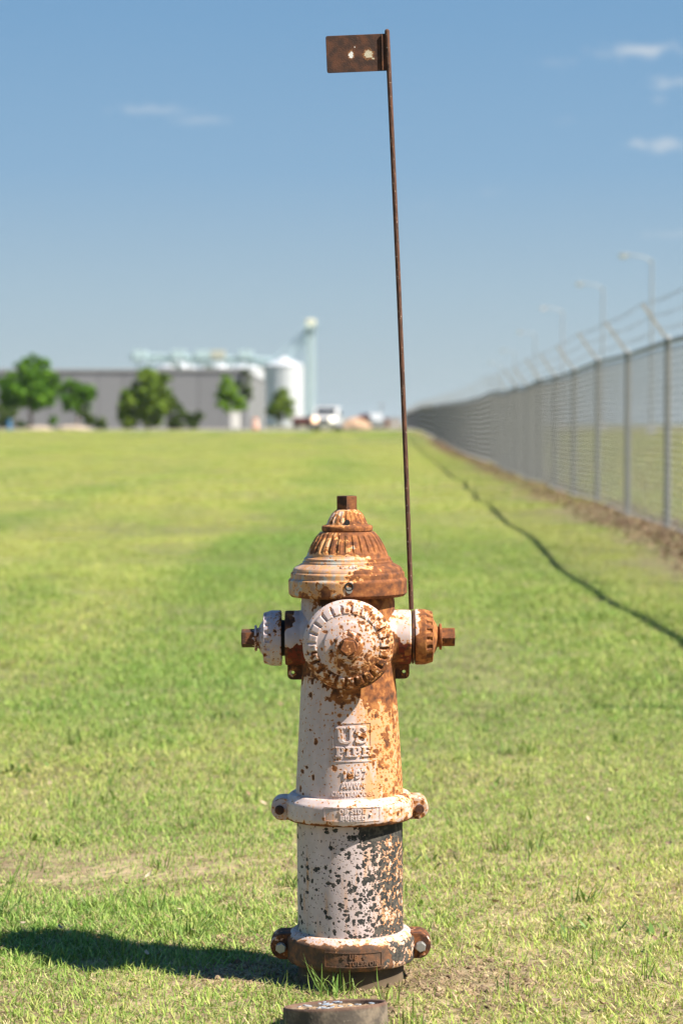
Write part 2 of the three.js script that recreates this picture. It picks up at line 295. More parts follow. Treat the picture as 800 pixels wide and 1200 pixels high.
// side and front outlets of the barrel
const NY = Y(747.5), PY = YF(757, .13);
function sideNozzle(s) {
  const prof = rounded([[.062, .066], [.0565, .080], [.0515, .090], [.0515, .1165], [.049, .1185], [.036, .1188], [.034, .1188]], .002, 4);
  const rev = revolve(prof, 96), m = new THREE.Matrix4().makeRotationZ(s > 0 ? -Math.PI / 2 : Math.PI / 2).setPosition(0, NY, 0);
  const extra = [];
  const noz = lathePart('nozzle', rev, 512, 192, (x, y, z) => {
    const ax = Math.abs(x), dy = y - NY, n = fbm(x * 40, y * 40, z * 40, 3);
    if (s > 0) { const low = ss(-.002, -.018, dy + .012 * n - .02 * ss(.105, .085, ax)); const red = ss(.1, .0, Math.abs(ax - .1) * 6);
      return coat(x, y, z, { chip: -.5 + 1.3 * low + .3 * ss(.1, .08, ax), stain: 1, speck: .62, wash: .35, under: low > .3 && ax > .094 && n < .25 ? 'red' : 'rust', light: .1 }); }
    const low = ss(-.004, -.02, dy + .022 * n), top = ss(.012, .03, dy + .012 * n) * ss(.097, .105, ax + .006 * n);
    return coat(x, y, z, { chip: -.45 + 1.3 * low + 1.0 * top, stain: .5, under: low > .3 && ax < .113 && n < .3 ? 'red' : 'rust', light: -.15, paint: [.50, .42, .43], paint2: [.43, .37, .37] });
  }, hydrant, m);
  const thread = new THREE.CylinderGeometry(.034, .034, .02, 48, 1); thread.applyMatrix4(m.clone().multiply(new THREE.Matrix4().makeTranslation(0, .122, 0)));
  part('threaded_neck', thread, M.thread, noz);
  return noz;
}
sideNozzle(-1); sideNozzle(1);
{
  const prof = rounded([[.078, .070], [.072, .084], [.070, .09], [.070, .116]], .002, 3);
  lathePart('pumper_nozzle', revolve(prof, 96), 256, 64, (x, y, z) => barrelCoat(x, y, z), hydrant, new THREE.Matrix4().makeRotationX(Math.PI / 2).setPosition(0, PY, 0));
}
// eyelets under the side outlets
for (const s of [-1, 1]) {
  const sh = new THREE.Shape(); const x0 = s * .080, x1 = s * .1135, yb = Y(795.5), yt = Y(774);
  sh.moveTo(x0, yt); sh.lineTo(x1, yt); sh.lineTo(x1, yb + .010); sh.quadraticCurveTo(x1, yb, x1 - s * .010, yb); sh.lineTo(x0, yb); sh.closePath();
  const hole = new THREE.Path(); hole.absarc(s * .1045, Y(788), .0046, 0, Math.PI * 2, false); sh.holes.push(hole);
  const g = new THREE.ExtrudeGeometry(sh, { depth: .012, bevelEnabled: true, bevelSize: .0012, bevelThickness: .0012, bevelSegments: 2, curveSegments: 16 }); g.translate(0, 0, -.004);
  part('eyelet', boxUV(g, .25, [.5, 0, 0]), M.brownEar, hydrant);
}
// lugged caps: outer rim, ring of lugs, boss and a five sided nut; built along +y, then turned
function lugMod(n, r0, r1, depth, phase = 0, axial = true) {
  return (r, y, th) => { const k = ss(r0[0], r0[1], r) * (1 - ss(r1[0], r1[1], r)); if (k <= 0) return [r, y]; const q = Math.abs(((th * n / (2 * Math.PI) + phase) % 1 + 1) % 1 - .5) * 2, g = ss(.66, .82, q); return [r, y - depth * k * g]; };
}
{
  const prof = rounded([[.060, .112], [.0835, .113], [.0838, .120], [.080, .1275], [.0765, .129], [.0735, .1365], [.0620, .1415], [.0600, .1420], [.0585, .1400], [.0560, .1405], [.0465, .1435], [.0445, .1470], [.0300, .1505], [.0275, .1500], [.0262, .1560], [.0235, .1590], [.0150, .1600], [.0008, .1600]], .0014, 3, .0016);
  const rev = revolve(prof, 336, lugMod(24, [.0588, .0602], [.0735, .0755], .0052, .3));
  const pivot = new THREE.Group(); pivot.name = 'pumper_cap'; hydrant.add(pivot); pivot.position.set(0, PY, 0);
  const mtx = new THREE.Matrix4().makeRotationX(Math.PI / 2);
  const capSpots = flakes(37, 2600, -.09, .09, -.09, .09, .0009, .0045, 1.7, (p, q) => .04 + .34 * ss(-.04, .05, p) + .2 * ss(.0, -.05, q));
  lathePart('cap_body', rev, 1024, 512, (x, y, z, r, d, th) => {
    const n = fbm(x * 34 + 2, y * 34, z * 34, 3), low = ss(.012, -.045, y + .02 * n), right = ss(-.02, .06, x);
    let chip = -.50 + .12 * right;
    chip += .62 * ss(.026, .031, r) * ss(.050, .034, r) * ss(.004, -.018, y + .012 * n) ;          // rust fan below the boss
    chip += .55 * ss(.031, .022, r);                                                          // boss
    if (r > .056 && r < .077) { const q = Math.abs(((th * 24 / (2 * Math.PI) + .3) % 1 + 1) % 1 - .5) * 2; chip += (.30 + .22 * right + .25 * low) * ss(.55, .8, q) * ss(.3, -.25, n) + .12 * right + .22 * low; }
    chip += .5 * ss(.074, .082, r) * low;
    chip += .35 * low * ss(.03, .05, r) - .1;
    return coat(x, y + 1, z, { chip, spot: capSpots(x, y), stain: .55 + .45 * right, speck: lerp(.60, .50, right * .7 + low * .3), wash: .30 * right + .3 * low, fine: .75, under: 'rust', light: .0 });
  }, pivot, mtx);
  const nut = nutGeo(.0140, .019); nut.rotateZ(.5); nut.translate(0, 0, .1585); part('cap_nut', boxUV(nut, .25), M.rustOrange, pivot);
  const washer = new THREE.CylinderGeometry(.0165, .0178, .004, 32).rotateX(Math.PI / 2); washer.translate(0, 0, .1606); part('nut_collar', boxUV(washer, .25, [.1, .1, 0]), M.rustOrange, pivot);
}
function hoseCap(s) {
  const prof = rounded([[.030, .1252], [.0515, .1252], [.0522, .1285], [.0522, .1440], [.0515, .1462], [.0478, .1578], [.0462, .1590], [.0330, .1605], [.0300, .1625], [.0250, .1655], [.0195, .1680], [.0190, .1712], [.0245, .1716], [.0248, .1758], [.0150, .1762], [.0145, .1850], [.0006, .1850]], .0012, 3, .0016);
  const mod = (r, y, th) => { const k = ss(.1458, .1470, y) * (1 - ss(.1562, .1575, y)) * ss(.046, .0472, r); if (k <= 0) return [r, y]; const q = Math.abs(((th * 20 / (2 * Math.PI)) % 1 + 1) % 1 - .5) * 2; return [r - .0030 * k * ss(.5, .7, q), y]; };
  const rev = revolve(prof, 240, mod), m = new THREE.Matrix4().makeRotationZ(s > 0 ? -Math.PI / 2 : Math.PI / 2);
  const g = new THREE.Group(); g.name = 'hose_cap'; g.position.set(0, NY, 0); hydrant.add(g);
  if (s > 0) g.userData.label = 'orange rusted hose cap beside the marker rod'; else g.userData.label = 'pale hose cap with small brown spots';
  lathePart('cap_body', rev, 512, 256, (x, y, z, r, d) => {
    const n = fbm(x * 40, y * 40, z * 40 + s * 5, 3);
    if (s > 0) { const edge = ss(.136, .129, d + .007 * n) * ss(-.004, .02, y + .018 * n); return coat(x, y + 2, z, { chip: .55 - 1.1 * edge, stain: 1, light: .42, speck: .5, under: 'rust' }); }
    return coat(x, y + 3, z, { chip: -.34 + .25 * ss(.132, .127, d) + .3 * ss(-.01, -.04, y) * ss(.15, .157, d) + .3 * ss(.162, .17, d), stain: .5, speck: .52, under: 'rust', light: -.3, paint: [.47, .40, .42], paint2: [.41, .35, .37], fine: .7 });
  }, g, m);
  const nut = nutGeo(.0165, .0235); nut.rotateZ(.36); nut.rotateY(s > 0 ? Math.PI / 2 : -Math.PI / 2); nut.translate(s * .1755, 0, 0);
  part('cap_nut', boxUV(nut, .25, [s, 0, 0]), s > 0 ? M.rustOrange : M.rust, g);
}
hoseCap(-1); hoseCap(1);

// bonnet: fluted dome, stepped rim, small fluted hood and operating nut
{
  const yb = (p) => Y(p);
  const prof = rounded([[.0885, yb(697.5)], [.106, yb(698.5)], [.1112, yb(695)], [.1116, yb(680)], [.1108, yb(678.5)], [.1076, yb(677)], [.1070, yb(676.4)], [.1068, yb(671.5)], [.1056, yb(670.2)], [.1034, yb(669.4)], [.1030, yb(667.5)], [.1010, yb(665.3)], [.0985, yb(664), .002], [.0868, yb(660)], [.0850, yb(659.6)], [.0848, yb(657.5)], [.0820, yb(656.6)], [.0818, yb(653.6)], [.0785, yb(652.6)], [.0762, yb(650.5)], [.0752, yb(648), .004], [.0705, yb(640.5), .01], [.0630, yb(632), .008], [.0570, yb(627), .004], [.0505, yb(623)], [.0400, yb(622.5)]], .0007, 2, .002);
  const mod = (r, y, th) => { const k = ss(yb(648), yb(644), y) * ss(yb(624.5), yb(629), y); if (k <= 0) return [r, y]; const q = Math.cos(th * 30); return [r - .0030 * k * (1 - ss(-.5, .35, q)), y]; };
  const rev = revolve(prof, 480, mod);
  const bonnetCoat = (x, y, z) => {
    const r = Math.hypot(x, z), a = x / r, th = Math.atan2(x, z), n = fbm(x * 26, y * 26, z * 26 + 8, 3), st = noise(th * 13, y * 14, 3), dome = ss(yb(652), yb(646), y), low = ss(yb(676), yb(680), y);
    const right = ss(-.65, .85, a + .5 * n);
    let chip = -.30 + .88 * right + .30 * dome + .35 * st * dome;
    chip += low * (.02 + .25 * right) + .55 * low * ss(.55, .9, noise(th * 4 + 5, y * 30, 1) + .5) - .55 * ss(yb(667), yb(663), y) * (1 - dome) * ss(.75, .3, a) ;
    chip += .25 * ss(yb(693), yb(698), y);
    if (z < 0) chip += .2;
    const teal = ss(.0, .45, fbm(x * 33 + 4, y * 33, z * 33, 3) + .3 * dome + .12 - .2 * right);
    return coat(x, y, z, { chip, stain: 1, wash: .52 + .45 * dome + .2 * right, light: .02 + .2 * dome, flat: .28, speck: .6, fine: .55, under: 'rust', paint: mix3([.45, .33, .27], TEAL, teal * .9), paint2: mix3([.40, .21, .12], TEAL, teal * .6) });
  };
  const bonnet = lathePart('bonnet', rev, 1024, 512, bonnetCoat, hydrant);
  const prof2 = rounded([[.040, yb(622.8)], [.0475, yb(622.2)], [.0482, yb(618)], [.0470, yb(616)], [.0385, yb(614.5)], [.0370, yb(611), .003], [.0335, yb(606.5), .004], [.0285, yb(601.5), .003], [.0215, yb(598)], [.0190, yb(597)], [.0005, yb(597)]], .0016, 3, .0016);
  const mod2 = (r, y, th) => { const k = ss(yb(613), yb(610.5), y) * ss(yb(599), yb(601.5), y); if (k <= 0) return [r, y]; const q = Math.cos(th * 22); return [r - .0017 * k * (1 - ss(-.5, .35, q)), y]; };
  const hood = lathePart('hood', revolve(prof2, 264, mod2), 512, 192, (x, y, z) => { const n = fbm(x * 30, y * 30, z * 30, 3), flange = ss(yb(614), yb(616), y); return coat(x, y, z, { chip: -.02 + .35 * flange + .25 * ss(-.02, .04, x) + .15 * n, stain: 1, wash: .75, light: .3, speck: .6, under: 'rust', paint: mix3(PAINT, TEAL, ss(0, .5, n + .2) * .5) }); }, hydrant);
  const nut = nutGeo(.0180, Y(583) - Y(598.5)); nut.rotateZ(.55); nut.rotateX(-Math.PI / 2); nut.translate(0, Y(598.5) + .0015, 0);
  part('operating_nut', boxUV(nut, .25), M.rust, hood);
  const plug = new THREE.CylinderGeometry(.0052, .0052, .006, 20); plug.rotateX(Math.PI / 2); plug.translate(0, YF(612.5, .037), .0375); part('oil_plug', plug, M.dark, hood);
  // set screw on the rim
  const ring = new THREE.TorusGeometry(.0068, .0016, 8, 28); ring.translate(R(1.5), YF(688, .111), .1118);
  part('set_screw', ring, M.dark, bonnet);
  const disc = new THREE.CylinderGeometry(.0058, .0058, .004, 24); disc.rotateX(Math.PI / 2); disc.translate(R(1.5), Y(687.5), .1108); part('screw_head', disc, M.steel, bonnet);
  // OPEN cast into the sloping shoulder
  const sh = (y) => { const v = rev.vAt(y); return rev.at(v)[0]; };
  const bits = [...'OPEN'].map((c, i) => { const t = text(c, R(5.2), 0, fontSans, 1.1, .0012, .0002); const p = t.attributes.position; const r0 = .0865, th0 = -.105 + i * .085;
    for (let k = 0; k < p.count; k++) { const lx = p.getX(k), ly = p.getY(k), lz = p.getZ(k), rr0 = .0975 - ly * 1.0, yy = lerp(yb(663.5), yb(660), (.0985 - rr0) / .0125) + lz, th = th0 + lx / rr0; p.setXYZ(k, rr0 * Math.sin(th), yy, rr0 * Math.cos(th)); } t.computeVertexNormals(); return t; });
  part('raised_lettering', boxUV(merge(bits), .25), M.whiteEar, bonnet);
}

// bolted collars
function collar(name, rOut, yTop, yBot, rTop, rBot, fn, earMat, boltMat, boltR, hexBolt, earY) {
  const g = new THREE.Group(); g.name = name; hydrant.add(g);
  const h = yTop - yBot;
  const prof = rounded([[rTop - .002, yTop + .0015], [rTop + .009, yTop + .001], [rOut - .0015, yTop - .010, .008], [rOut, yTop - .014, .003], [rOut, yBot + .009, .006], [rOut - .004, yBot + .001, .003], [rBot - .001, yBot]], .003, 4, .003);
  const rev = revolve(prof, 192), ring = lathePart('ring', rev, 1024, 192, fn, g);
  for (const s of [-1, 1]) {
    const sh = new THREE.Shape(), cx = s * .1265, er = h * .385, cy = earY;
    sh.moveTo(s * .104, cy + er * 1.0); sh.lineTo(cx, cy + er); sh.absarc(cx, cy, er, Math.PI / 2, -Math.PI / 2, s > 0); sh.lineTo(s * .104, cy - er * .95); sh.closePath();
    const e = new THREE.ExtrudeGeometry(sh, { depth: .05, bevelEnabled: true, bevelSize: .0025, bevelThickness: .005, bevelSegments: 4, curveSegments: 18 }); e.translate(0, 0, -.025 - .004);
    part('ear', boxUV(e, .25, [s * .3, 0, 0]), earMat, g);
    const b = hexBolt ? nutGeo(boltR, .008, 6) : new THREE.CylinderGeometry(boltR, boltR * 1.15, .009, 24).rotateX(Math.PI / 2).translate(0, 0, .004);
    const w = new THREE.CylinderGeometry(boltR * 1.12, boltR * 1.12, .0018, 24).rotateX(Math.PI / 2);
    const parts = [b, w].map((q) => boxUV(q.translate(s * (.1265 + .005), cy - .001, .0275), .25)); part('bolt', parts, boltMat, g);
  }
  return { g, ring, rev };
}
const upper = collar('upper_collar', .1222, Y(931) + .001, Y(960.5), .1016, .0997, (x, y, z) => {
  const r = Math.hypot(x, z), a = x / r, n = fbm(x * 40, y * 40, z * 40, 3), low = ss(Y(957), Y(960.5), y + .004 * n - .002);
  return coat(x, y, z, { chip: -.44 + 1.2 * low + .24 * ss(.1, .9, a), stain: .55 + .4 * ss(-.3, .6, a), speck: lerp(.62, .50, ss(-.2, .6, a)), wash: .15 + .25 * ss(0, .8, a), under: 'rust', light: -.05, paint: [.62, .51, .48] });
}, M.whiteEar, M.rust, .0078, false, Y(947.5));
const lower = collar('lower_collar', .1222, Y(1092), Y(1128), .0997, .0995, (x, y, z) => {
  const r = Math.hypot(x, z), a = x / r, n = fbm(x * 34, y * 34, z * 34, 3), top = ss(.1235, .113, r + .004 * n) * ss(.07, .085, y + .004 * n), right = ss(.35, .75, a + .2 * n);
  if (right > .5 && top < .5) return coat(x, y, z, { chip: .16 - .1 * a, stain: .6, under: 'black', speck: .4, fine: .65, wash: .4, paint: [.5, .43, .40] });
  return coat(x, y, z, { chip: .52 - .92 * top - .15 * ss(.2, .7, a), stain: .7, under: 'rust', light: -.22, speck: .45, wash: .4, paint: [.56, .46, .44] }).map((v, i) => i < 3 ? lerp(v, [.13, .095, .065][i], .38 * (1 - top)) : v);
}, M.brownEar, M.steel, .0086, true, Y(1109.5));
{ // raised plates and letters on the collars
  const plate = (col, w, h, yc, cx, lines, ridge) => {
    const rAt = () => .1222, gs = [];
    gs.push(...[gridBox(w, .0018, ridge, cx, h / 2), gridBox(w, .0018, ridge, cx, -h / 2), gridBox(.0018, h, ridge, cx - w / 2, 0), gridBox(.0018, h, ridge, cx + w / 2, 0)].map((g) => bend(g, rAt, yc, .0006)));
    part('plate_frame', gs.map((g) => wrapUV(g, col.rev)), col.ring.material, col.g);
    part('raised_lettering', lines.map(([t, s, dx, dy, sq]) => wrapUV(bend(text(t, s, cx + dx, fontSans, sq, .0020, .0003), rAt, yc + dy, .0004), col.rev)), col.ring.material, col.g);
  };
  plate(upper, R(66), R(15.5), YF(957, .122), R(3), [['OP SIDE', R(5.2), R(0), R(.8), 1.15], ['BURIED', R(5.2), R(1), R(-6.6), 1.15]], .0016);
  const tri = new THREE.ConeGeometry(R(3.6), .006, 3); tri.rotateX(Math.PI / 2); tri.translate(R(24), 0, .002); part('arrow_stud', wrapUV(bend(tri, () => .1222, YF(958, .122), .0005), upper.rev), upper.ring.material, upper.g);
  plate(lower, R(67), R(16.5), YF(1130, .122), R(3), [['UP', R(5.2), 0, R(1.2), 1.1], ['-TULSA OK', R(5), R(10), R(-6.8), 1.05]], .0018);
  const arrows = [-12, 12].map((dx) => { const s = new THREE.Shape(); const u = R(1); s.moveTo(-1.2 * u, 0); s.lineTo(-1.2 * u, 2.4 * u); s.lineTo(-2.7 * u, 2.4 * u); s.lineTo(0, 5.4 * u); s.lineTo(2.7 * u, 2.4 * u); s.lineTo(1.2 * u, 2.4 * u); s.lineTo(1.2 * u, 0); s.closePath(); const g = new THREE.ExtrudeGeometry(s, { depth: .002, bevelEnabled: false }); g.translate(R(3 + dx), R(1.0), 0); return wrapUV(bend(g, () => .1222, YF(1130, .122), .0004), lower.rev); });
  for (const a of arrows) part('raised_arrow', a, lower.ring.material, lower.g);
}
// lower barrel and buried foot
const lowerSpots = flakes(23, 22000, -.314, .314, .07, .32, .0007, .0046, 1.3, (p, q) => .060 + .36 * ss(-.045, .085, p + .016 * noise(p * 26, q * 26, 4)) + .10 * ss(-.06, 0, p));
lathePart('lower_barrel', revolve(rounded([[.0990, Y(954)], [.0997, Y(958)], [.0997, Y(1098)]], .001), 160), 1024, 768, (x, y, z) => {
  const r = Math.hypot(x, z), a = x / r, n = fbm(x * 24, y * 24, z * 24 + 4, 3), back = z < 0 ? .15 : 0;
  const right = ss(-.35, .85, a + .18 * n);
  let chip = -.60 + .50 * right + .08 * ss(.75, 1, a) + back + .75 * ss(Y(985), Y(968), y + .012 * n) * ss(.02, .30, a) + .3 * ss(.10, .085, y) * ss(-.4, .2, a);
  const tint = ss(.13, .085, y) * ss(.0, -.5, a);
  return coat(x, y, z, { chip, spot: lowerSpots(Math.atan2(x, z) * r, y), stain: .10 + .85 * ss(.25, .8, a), speck: lerp(.62, .45, right), fine: .55, wash: .12 + .3 * right, under: 'black', paint: mix3([.56, .465, .46], [.40, .41, .37], tint), paint2: mix3([.49, .40, .39], [.35, .37, .33], tint) });
}, hydrant);
lathePart('base_pipe', revolve(rounded([[.0985, Y(1122)], [.0999, Y(1126)], [.0999, -.05]], .001), 128), 1024, 128, (x, y, z) => {
  const n = fbm(x * 30, y * 30, z * 30, 3), c = mix3([.045, .033, .024], [.11, .075, .045], ss(-.6, .7, n)); return [...mix3(c, [.17, .12, .07], ss(.03, -.01, y + .02 * n) * .8), .95, .5 + .3 * n];
}, hydrant);

// ---------------------------------------------------------------- marker rod with its flag, held by the right hose outlet
{
  const x0 = XW(482, DIST), x1 = XW(453, DIST), y0 = Y(712), y1 = Y(40), zM = .0;
  const t = thing('hydrant_marker', 'thin rusty steel rod with small rectangular flag plate rising from hydrant', 'marker flag', [x0, y0, zM]);
  const tx = x1 - x0, ty = y1 - y0;
  const rodMat = paintMaterial(64, 1024, (u, v) => { const n = fbm(Math.cos(u * 6.283) * 2, v * 60, Math.sin(u * 6.283) * 2, 3); let c = mix3([.034, .014, .008], [.115, .045, .022], ss(-.5, .6, n + .1)); if (fbm(u * 8, v * 300, 2, 2) > .62) c = [.4, .36, .3]; return [...c, .8, .5 + .4 * n]; }, .0005);
  const c = new THREE.QuadraticBezierCurve3(new THREE.Vector3(0, -.004, 0), new THREE.Vector3(tx * .5 + .003, ty * .5, 0), new THREE.Vector3(tx, ty, 0)), rg = new THREE.TubeGeometry(c, 60, .0046, 12, false);
  { const uv = rg.attributes.uv; for (let i = 0; i < uv.count; i++) { const u = uv.getX(i); uv.setXY(i, uv.getY(i), u); } }
  part('rod', rg, rodMat, t);
  const tip = new THREE.SphereGeometry(.0046, 12, 8); tip.translate(tx, ty, 0); part('rod_tip', tip, rodMat, t);
  // flag plate
  const s = new THREE.Shape(), w = R(72), h = R(42.5), r = .004; s.moveTo(-w + r, -h); s.lineTo(0, -h); s.lineTo(0, 0); s.lineTo(-w + r, 0); s.quadraticCurveTo(-w, 0, -w, -r); s.lineTo(-w, -h + r); s.quadraticCurveTo(-w, -h, -w + r, -h);
  const fg = new THREE.ExtrudeGeometry(s, { depth: .0018, bevelEnabled: true, bevelSize: .0004, bevelThickness: .0004, bevelSegments: 1, curveSegments: 6 });
  const flagMat = paintMaterial(512, 320, (u, v) => {
    const x = u * .13, y = v * .0813, n = fbm(x * 60, y * 60, 5, 4), m = noise(x * 420, y * 420, 2);
    let c = mix3([.034, .014, .008], [.098, .034, .014], ss(-.6, .8, n + .3 * m));
    const X = u * 130, Yy = v * 81.3;      // millimetres from the lower left corner of the sheet
    const spot = (cx, cy, rx, ry, k) => { const q = Math.hypot((X - cx) / rx, (Yy - cy) / ry) + .55 * noise(X * .35, Yy * .35, k) + .25 * noise(X * .9, Yy * .9, k); return q; };
    const q = Math.min(spot(52, 38, 5.0, 7.0, 1), spot(84, 37.5, 8.5, 8.5, 2), spot(93, 29, 2.6, 1.6, 3), spot(59, 51.5, 1.5, 1.5, 4) + .15);
    c = mix3(c, [.30, .12, .03], ss(1.35, .95, q) * .8); c = mix3(c, X > 70 ? [.50, .45, .33] : [.68, .68, .66], ss(.95, .78, q));
    return [...c, .8, .5 + .35 * m - .2 * ss(.95, .8, q)];
  }, .0005);
  { const p = fg.attributes.position, uv = fg.attributes.uv; for (let i = 0; i < p.count; i++) uv.setXY(i, (p.getX(i) + w + .006) / .13, (p.getY(i) + h + .006) / .0813); }
  fg.rotateZ(.042); fg.translate(tx + .001, ty - .004, -.0035);
  part('flag_plate', fg, flagMat, t);
  const fold = bar([tx - .010, ty - .006, .0012], [tx - .0085, ty - .072, .0012], .0016, 8); part('weld_seam', boxUV(fold, .25), M.rust, t);
  // ring that clamps round the outlet thread
  const rs = new THREE.Shape(); rs.absarc(0, 0, .0500, 0, Math.PI * 2); const hh = new THREE.Path(); hh.absarc(0, 0, .0345, 0, Math.PI * 2, true); rs.holes.push(hh);
  const rp = new THREE.ExtrudeGeometry(rs, { depth: .0030, bevelEnabled: true, bevelSize: .0005, bevelThickness: .0005, bevelSegments: 1, curveSegments: 40 }); rp.rotateY(Math.PI / 2); rp.translate(HX - .0085 * NY + .1220 - .0015 - x0, NY + .001 - y0, 0);
  part('mounting_ring', boxUV(rp, .25), M.rust, t);
}

// ---------------------------------------------------------------- cut pipe stub in the foreground
{
  const d = 4.15, t = thing('pipe_stub', 'short dark pipe stub filled with dry grass in front of hydrant', 'pipe', [XW(392.5, d), .041, ZW(d)]);
  t.rotation.set(-.155, 0, .060);
  const r = .0905, prof = rounded([[r - .009, -.012], [r - .007, .001], [r - .002, .003], [r, -.001], [r, -.11]], .0015, 3, .004), rev = revolve(prof, 128);
  lathePart('pipe_wall', rev, 1024, 256, (x, y, z) => { const n = fbm(x * 30, y * 30, z * 30, 4), m = noise(x * 180, y * 180, z * 180); let c = mix3([.070, .056, .044], [.18, .14, .10], ss(-.5, .7, n + .3 * m)); c = mix3(c, [.20, .17, .13], ss(.35, .7, m) * .5); c = mix3(c, [.12, .05, .03], ss(-.006, .001, y) * .6); return [...c, .95, .5 + .3 * n + .2 * m]; }, t);
  const prof2 = [[r - .0075, -.007]]; const N = 22; for (let i = 1; i <= N; i++) prof2.push([(r - .0075) * (1 - i / N) + .0004, -.007]);
  const fillRev = revolve(prof2, 72, (q, y, th) => [q, y + .006 * fbm(q * Math.sin(th) * 40, 2, q * Math.cos(th) * 40, 3) + .004 * (1 - q / r)]);
  lathePart('soil_fill', fillRev, 512, 256, (x, y, z) => { const n = fbm(x * 60, 3, z * 60, 3), m = noise(x * 300, 1, z * 300); let c = mix3([.16, .10, .055], [.42, .28, .16], ss(-.6, .6, n + .4 * m)); return [...c, .95, .5 + .4 * m]; }, t);
  reseed(91);
  const flakeMats = [std([.26, .31, .38], .8), std([.34, .35, .37], .8)];
  for (let i = 0; i < 16; i++) { const a = rr(0, 6.28), q = r * .8 * Math.sqrt(rnd()), g = new THREE.CylinderGeometry(1, 1, .0016, 5); g.scale(rr(.003, .010), 1, rr(.003, .009)); g.rotateY(rr(0, 3)); g.rotateZ(rr(-.2, .2)); g.translate(q * Math.sin(a), .001 + .0015 * rnd(), q * Math.cos(a)); part('paint_flake', g, flakeMats[i % 2], t); }
}

// ---------------------------------------------------------------- chain-link fence with barbed wire arms
{
  const galv = std([.27, .275, .27], .55, .35), galvDark = std([.22, .225, .225], .6, .3), armMat = std([.36, .33, .28], .6, .2), wireMat = std([.20, .205, .20], .55, .35);
  const fence = thing('chain_link_fence', 'long galvanized chain-link fence topped with barbed wire along the lawn', 'fence', [0, 0, 0]);
  const SP = 3.85, H = 1.8, HB = 1.83;
  const ds = []; for (let d = 23.5 - SP * 4; d < 330; d += SP) ds.push(d);
  const P = ds.map((d) => [FENCE_X(d), groundH(FENCE_X(d), ZW(d)), ZW(d)]);
  const postG = new THREE.CylinderGeometry(.034, .034, H + .3, 14); postG.translate(0, (H + .3) / 2 - .25, 0);
  const capG = new THREE.SphereGeometry(.038, 12, 8, 0, Math.PI * 2, 0, Math.PI / 2); capG.translate(0, H + .05, 0);
  const post = merge([postG, capG]);
  const armG = new THREE.BoxGeometry(.025, .44, .022, 1, 1, 1); armG.translate(0, .22, 0); armG.rotateZ(.62); armG.translate(0, H + .04, 0);
  const band = new THREE.CylinderGeometry(.039, .039, .022, 14, 1, true);
  
  const dirOf = (a, b) => Math.atan2(-(b[2] - a[2]), b[0] - a[0]);
  // woven fabric of one bay: zigzag wires standing side by side; local x along the bay
  function fabric(pitch, r, w, h) {
    const pos = [], idx = [], nw = Math.round(w / pitch), ns = Math.round(h / (pitch / 2));
    for (let i = 0; i < nw; i++) for (let j = 0; j <= ns; j++) {
      const x = (i + .5) / nw * w + ((j % 2) ? 1 : -1) * pitch * .5, y = .03 + j / ns * (h - .06), z = ((j % 2) ? 1 : -1) * r * .6, o = pos.length / 3;
      pos.push(x - r, y, z - r * .6, x + r, y, z - r * .6, x, y, z + r);
      if (j < ns) for (let k = 0; k < 3; k++) { const a = o + k, b = o + (k + 1) % 3; idx.push(a, b, a + 3, b, b + 3, a + 3); }
    }
    const g = new THREE.BufferGeometry(); g.setAttribute('position', new THREE.Float32BufferAttribute(pos, 3)); g.setIndex(idx); g.computeVertexNormals(); return g;
  }
  const near = fabric(.0707, .0027, SP, H), mid = fabric(.1414, .0054, SP, H), far = fabric(.36, .0125, SP, H);
  const railG = new THREE.CylinderGeometry(.024, .024, 1, 10); railG.rotateZ(-Math.PI / 2); railG.translate(.5, 0, 0);
  const bottomG = new THREE.CylinderGeometry(.003, .003, 1, 5); bottomG.rotateZ(-Math.PI / 2); bottomG.translate(.5, 0, 0);
  for (let i = 0; i < P.length; i++) {
    const a = P[i], p = part('fence_post', post, galv, fence); p.position.set(...a);
    const arm = part('barbed_wire_arm', armG, armMat, p); arm.rotation.y = .02;
    if (ds[i] < 60) for (const y of [.25, .62, 1.0, 1.38]) part('tie_band', band, galvDark, p).position.y = y;
    if (i + 1 === P.length) break;
    const b = P[i + 1], ry = dirOf(a, b), L = Math.hypot(b[0] - a[0], b[1] - a[1], b[2] - a[2]), rz = Math.atan2(b[1] - a[1], Math.hypot(b[0] - a[0], b[2] - a[2]));
    const turn = (o, y, off = 0) => { o.position.set(a[0] - off, a[1] + y, a[2]); o.rotation.set(0, ry, rz, 'YZX'); return o; };
    const rail = turn(part('top_rail', railG, galvDark, fence), HB); rail.scale.x = L;
    const bot = turn(part('tension_wire', bottomG, galvDark, fence), .05); bot.scale.x = L;
    const f = turn(part('chain_link_panel', ds[i] < 62 ? near : ds[i] < 130 ? mid : far, wireMat, fence), .01, .028); f.scale.x = L / SP;
  }
  for (let k = 0; k < 3; k++) {
    const q = .14 + k * .145, pts = P.map((p) => [p[0] - Math.sin(.62) * q - .012, p[1] + H + .04 + Math.cos(.62) * q, p[2]]), gs = [];
    reseed(30 + k);
    for (let i = 0; i < pts.length - 1; i++) {
      const a = pts[i], b = pts[i + 1], m = [(a[0] + b[0]) / 2, (a[1] + b[1]) / 2 - .02 - .02 * rnd(), (a[2] + b[2]) / 2];
      gs.push(bar(a, m, ds[i] < 130 ? .0019 : .004, 5), bar(m, b, ds[i] < 130 ? .0019 : .004, 5));
      if (ds[i] < 60) for (let t = .05; t < 1; t += .034) { const c = [0, 1, 2].map((n) => lerp(a[n], b[n], t)); c[1] -= .08 * t * (1 - t); const e = [rr(-1, 1), rr(-1, 1), rr(-.4, .4)].map((v) => v * .022); gs.push(bar(c.map((v, n) => v - e[n]), c.map((v, n) => v + e[n]), .0022, 3)); }
    }
    part('barbed_wire', gs, galvDark, fence);
  }
}

